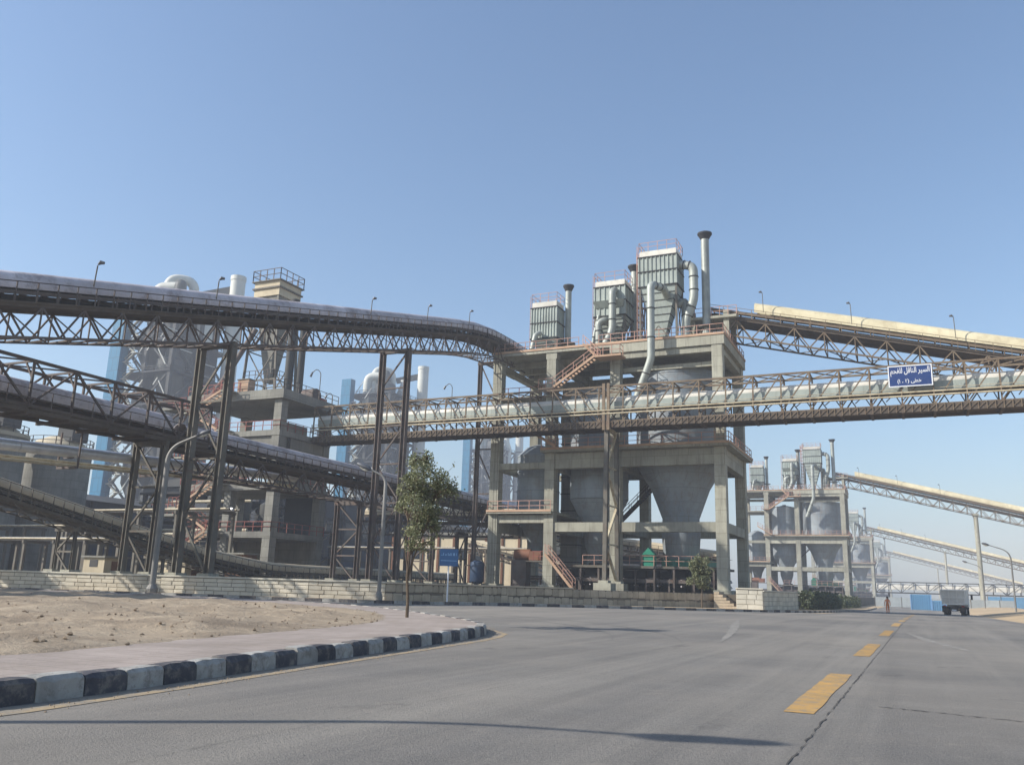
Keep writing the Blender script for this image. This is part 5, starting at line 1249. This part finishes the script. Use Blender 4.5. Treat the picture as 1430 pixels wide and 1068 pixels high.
def hedge(label, x0, x1, y0, y1, h, n, seed):
    rg = random.Random(seed); root = thing('hedge', ((x0+x1)/2, (y0+y1)/2, gz(y0)), label, 'hedge', 'hedges along the road'); lm = MB(); L_ = []
    for _ in range(n):
        y = rg.uniform(y0, y1); x = rg.uniform(x0, x1); b = 1+.22*sin(y*.9)+.15*sin(y*2.3); z = gz(y)+.1+rg.random()**.7*h*b
        L_.append(((x, y, z), 1))
    leaves(lm, L_, .3, rg); lm.build('foliage', 'hedge_leaf', root)
    mb = MB()
    for i in range(int((y1-y0)/1.2)): y = y0+.5+i*1.2; mb.path([((x0+x1)/2, y, gz(y)+.1), ((x0+x1)/2+rg.uniform(-.2, .2), y, gz(y)+h*.8)], [.05, .02], 5)
    mb.build('stem', 'bark', root)
hedge('clipped dark green hedge along the road past the shaded wall', -10.9, -9.7, 91, 128, 1.5, 9000, 2); hedge('farther dark hedge along the road near the man in orange', -10.9, -9.7, 131, 168, 1.4, 5000, 4)

# ------------------------------------------------------------------ dump truck, seen from behind
tr = thing('dump_truck', (3.6, 112, gz(112)), 'dusty white dump truck driving away on the right of the road', 'truck'); g0 = gz(112)
def tp(name, m, mb, par=tr, sm=False): return mb.build(name, m, par, sm)
T = lambda x, y, z: (3.6+x, 112+y, g0+z)
def tbox(x0, x1, y0, y1, z0, z1, mb=None): return (mb or MB()).box(3.6+x0, 3.6+x1, 112+y0, 112+y1, g0+z0, g0+z1)
tp('chassis', 'truck_dark', tbox(1-1.45, .45, -3.4, 4.2, .75, 1.05))
mb = MB(); b0 = [(-1.25, -3.6, 1.3), (1.25, -3.6, 1.3), (1.25, 1.6, 1.3), (-1.25, 1.6, 1.3)]; t0 = [(-1.36, -3.95, 3.0), (1.36, -3.95, 3.0), (1.36, 1.75, 3.1), (-1.36, 1.75, 3.1)]
body = MB(); body.v = [T(*p) for p in b0+t0]+[T(p[0]*.93, p[1]*.97+.02, p[2]-.0) for p in t0]+[T(p[0]*.9, p[1]*.95, p[2]+.15) for p in b0]
body.f = [(0, 3, 2, 1)]+[(i, (i+1) % 4, 4+(i+1) % 4, 4+i) for i in range(4)]+[(4+i, 4+(i+1) % 4, 8+(i+1) % 4, 8+i) for i in range(4)]+[(8+i, 8+(i+1) % 4, 12+(i+1) % 4, 12+i) for i in range(4)]+[(12, 13, 14, 15)]
bd = tp('dump_body', 'truck_white', body)
mb = MB()
for x in (-1.2, -.4, .4, 1.2): mb.beam(T(x*1.0, -3.68, 1.3), T(x*1.08, -4.0, 2.95), .1)
mb.beam(T(-1.36, -4.0, 2.95), T(1.36, -4.0, 2.95), .12); mb.beam(T(-1.25, -3.68, 1.32), T(1.25, -3.68, 1.32), .12); mb.beam(T(-1.3, -3.85, 2.1), T(1.3, -3.85, 2.1), .08)
tp('tailgate_rib', 'truck_white', mb, bd)
tp('cab', 'truck_white', tbox(-1.22, 1.22, 2.1, 4.1, 1.0, 3.05)); tp('rear_window', 'glass', tbox(-.7, .7, 2.06, 2.1, 2.1, 2.75)); tp('windscreen', 'glass', tbox(-1.05, 1.05, 4.1, 4.14, 2.0, 2.85))
tp('headboard', 'truck_white', tbox(-1.25, 1.25, 1.8, 1.95, 1.3, 3.1))
for s in (-1, 1):
    tp('mirror', 'truck_dark', tbox(s*1.55-.12, s*1.55+.12, 3.9, 4.0, 1.9, 2.5)); tp('mud_flap', 'rubber', tbox(s*.95-.35, s*.95+.35, -3.55, -3.5, .35, 1.1)); tp('tail_light', 'lamp_red', tbox(s*1.0-.16, s*1.0+.16, -3.66, -3.58, 1.02, 1.18))
    for y in (-2.6, -1.3, 3.2):
        wd = .5 if y < 0 else .3; w_ = MB().path([T(s*(1.18-wd), y, .5), T(s*1.18, y, .5)], .5, 18).build('wheel', 'rubber', tr, True); MB().path([T(s*1.17, y, .5), T(s*1.2, y, .5)], .28, 14).build('rim', 'truck_white', w_, True)
tp('bumper', 'truck_dark', tbox(-1.15, 1.15, -3.62, -3.5, .55, .75)); tp('plate', 'sign_white', tbox(-.25, .25, -3.65, -3.63, .56, .72))
tr.rotation_euler = (0, 0, radians(-6)); tr.location.y += 5; tr.location.x += .1; tr.location.z = gz(117); tr.scale = (.95, .95, .95)

# ------------------------------------------------------------------ man in orange beside the road
def person(label, loc, rz):
    root = thing('person', loc, label, 'person'); root.rotation_euler = (0, 0, rz)
    J = {'pel': (0, 0, .95, .13), 'wst': (0, 0, 1.1, .125), 'chs': (0, .01, 1.32, .15), 'shc': (0, 0, 1.44, .1), 'nk': (0, 0, 1.52, .055), 'hd': (0, .01, 1.6, .08), 'hd2': (0, .015, 1.66, .095), 'hd3': (0, .01, 1.73, .07)}
    Ed = [('pel', 'wst'), ('wst', 'chs'), ('chs', 'shc'), ('shc', 'nk'), ('nk', 'hd'), ('hd', 'hd2'), ('hd2', 'hd3')]
    for s, k in ((-1, 'l'), (1, 'r')):
        st_ = .1*s
        J.update({k+'hip': (.1*s, 0, .9, .1), k+'kn': (.11*s, .03+st_, .5, .072), k+'an': (.11*s, st_*1.1, .1, .05), k+'to': (.13*s, .17+st_*1.1, .04, .042),
                  k+'sh': (.19*s, 0, 1.41, .065), k+'el': (.26*s, -.02-st_*.4, 1.14, .048), k+'wr': (.27*s, .08-st_*.4, .9, .034), k+'pm': (.27*s, .1-st_*.4, .83, .036)})
        Ed += [('pel', k+'hip'), (k+'hip', k+'kn'), (k+'kn', k+'an'), (k+'an', k+'to'), ('shc', k+'sh'), (k+'sh', k+'el'), (k+'el', k+'wr'), (k+'wr', k+'pm')]
        for i in range(4):
            a = (.27*s, .07+i*.022-st_*.4, .77-(.012 if i in (1, 2) else 0), .009); b_ = (.265*s, .075+i*.022-st_*.4, .73-(.012 if i in (1, 2) else 0), .008); J[k+'f%da' % i] = a; J[k+'f%db' % i] = b_; Ed += [(k+'pm', k+'f%da' % i), (k+'f%da' % i, k+'f%db' % i)]
        J[k+'th'] = (.25*s, .15-st_*.4, .82, .01); J[k+'th2'] = (.245*s, .165-st_*.4, .785, .009); Ed += [(k+'pm', k+'th'), (k+'th', k+'th2')]
    ks = list(J); me = bpy.data.meshes.new('body'); me.from_pydata([J[k][:3] for k in ks], [(ks.index(a), ks.index(b)) for a, b in Ed], [])
    o = bpy.data.objects.new('body', me); COL.objects.link(o); md = o.modifiers.new('skin', 'SKIN')
    for i, k in enumerate(ks): me.skin_vertices[0].data[i].radius = (J[k][3],)*2; me.skin_vertices[0].data[i].use_root = (k == 'pel')
    o.modifiers.new('sub', 'SUBSURF').levels = 2
    m2 = bpy.data.meshes.new_from_object(o.evaluated_get(bpy.context.evaluated_depsgraph_get())); bpy.data.objects.remove(o)
    for nm in ('orange_cloth', 'skin', 'boot'): m2.materials.append(M[nm])
    for p in m2.polygons:
        z = p.center.z; p.use_smooth = True; p.material_index = 1 if z > 1.5 or (z < .9 and abs(p.center.x) > .2) else (2 if z < .1 else 0)
    b = bpy.data.objects.new('body', m2); COL.objects.link(b); b.parent = root
    def sub(name, m, mb): me_ = mb.mesh(name, (0, 0, 0), True); me_.materials.append(M[m]); q = bpy.data.objects.new(name, me_); COL.objects.link(q); q.parent = root
    sub('hair', 'hair', MB().lathe(0, -.01, [(.098, 1.66), (.102, 1.7), (.09, 1.76), (.05, 1.8), (.005, 1.81)], 14))
    sub('nose', 'skin', MB().path([(0, .1, 1.66), (0, .128, 1.63)], [.01, .016], 6))
    for s in (-1, 1): sub('ear', 'skin', MB().path([(s*.092, .01, 1.63), (s*.105, .005, 1.665)], [.015, .018], 6)); sub('eye', 'hair', MB().path([(s*.034, .098, 1.67), (s*.034, .106, 1.67)], [.011, .008], 6))
    return root
person('man in an orange boiler suit walking beside the road', (-3.4, 106, gz(106)), radians(8))

# ------------------------------------------------------------------ far right: containers, fence, low gallery, sand
def container(label, x0, x1, y0, y1, z0, h, m):
    root = thing('container', ((x0+x1)/2, y0, z0), label, 'container', 'blue containers at the end of the road'); MB().box(x0, x1, y0, y1, z0, z0+h).build('shell', m, root); mb = MB(); n = int((x1-x0)/.35)
    for i in range(n+1): x = x0+(x1-x0)*i/n; mb.box(x-.06, x+.06, y0-.06, y0-.003, z0+.12, z0+h-.12)
    mb.build('corrugation', m, root)
    mb = MB()
    for x in (x0, x1): mb.box(x-.09, x+.09, y0-.09, y0+.09, z0, z0+h)
    mb.build('corner_post', 'sign_faded', root)
container('tall blue container left of the dump truck', -1.7, 1.6, 176, 182, -.85, 2.7, 'blue_wall'); container('low blue container just left of the dump truck', 1.7, 3.9, 172, 178, -.85, 1.7, 'blue_wall')
bf = thing('panel_fence', (-3, 205, -.85), 'long pale grey panel fence behind the containers', 'fence')
for i in range(10): x = -9+i*2.6; MB().box(x+.03, x+2.57, 205, 205.08, -.75, 1.2).build('panel', 'fence_grey', bf); MB().box(x-.05, x+.05, 204.95, 205.12, -.85, 1.35).build('post', 'grey_steel', bf)
bw = thing('panel_fence', (20, 226, -.85), 'pale blue and grey fence beyond the right side of the road', 'fence')
for i in range(14): x = 13.6+i*2.6; MB().box(x+.03, x+2.57, 226, 226.08, -.7, 2.0).build('panel', 'blue_wall' if i < 5 else 'fence_grey', bw); MB().box(x-.05, x+.05, 225.95, 226.12, -.85, 2.5).build('post', 'grey_steel', bw)
gy = 335
lg2 = thing('low_gallery', (0, gy, 0), 'low white covered conveyor gallery crossing the far end of the road', 'conveyor gallery', 'conveyor galleries')
Pq = lerp_path([(-14, gy, 0), (62, gy, 0)], 4.0); lq = lateral(Pq); gallery(lg2, Pq, lq, 3, 2.9, 6.4, .22, .16, 'tower_steel')
for a, b in zip(Pq[::2], Pq[2::2]): hood_panel(a+V(0,0,5.9), b+V(0,0,5.9), lq, 1.1, .9).build('cover_panel', 'hood_white', lg2, True)
MB().box(-14, 62, gy-1.6, gy+1.6, 2.6, 2.85).build('deck', 'tower_dark', lg2)
for x in (-10, 9.5, 28, 46): MB().box(x-.3, x+.3, gy-.3, gy+.3, -.85, 2.6).build('post', 'tower_steel', lg2)
mb = MB(); n1, n2 = 40, 10
for i in range(n1+1):
    y = 50+i*5.5
    for j in range(n2+1):
        t = j/n2; x = 6.2+t*17; h = sin(pi*min(1, t*1.1))*(.75+.3*mnoise.noise(Vector((x*.2, y*.06, 0))))*min(1, max(0, (y-50)/45)); mb.v.append((x, y, gz(y)-.03+max(0, h)+.06*mnoise.noise(Vector((x, y*.7, 2)))*(0 < t < 1)))
for i in range(n1):
    for j in range(n2): a = i*(n2+1)+j; mb.f.append((a, a+1, a+n2+2, a+n2+1))
tag(mb.build('sand_bank', 'sand', smooth=True), 'low pale sand bank along the right edge of the road', 'sand', kind='structure')

# ------------------------------------------------------------------ dusty air
hz = bpy.data.materials.new('haze'); hz.use_nodes = True; N = hz.node_tree.nodes; N.clear()
pv = N.new('ShaderNodeVolumePrincipled'); pv.inputs['Color'].default_value = (.78, .83, .92, 1); pv.inputs['Density'].default_value = HAZE; pv.inputs['Anisotropy'].default_value = .2
ou = N.new('ShaderNodeOutputMaterial'); hz.node_tree.links.new(pv.outputs[0], ou.inputs['Volume'])
me = MB().box(-1000, 900, -450, 1600, -4.2, 103).mesh('haze'); me.materials.append(hz); ho = bpy.data.objects.new('haze', me); COL.objects.link(ho); tag(ho, 'thin pale dusty air over the whole plant', 'haze', kind='stuff')
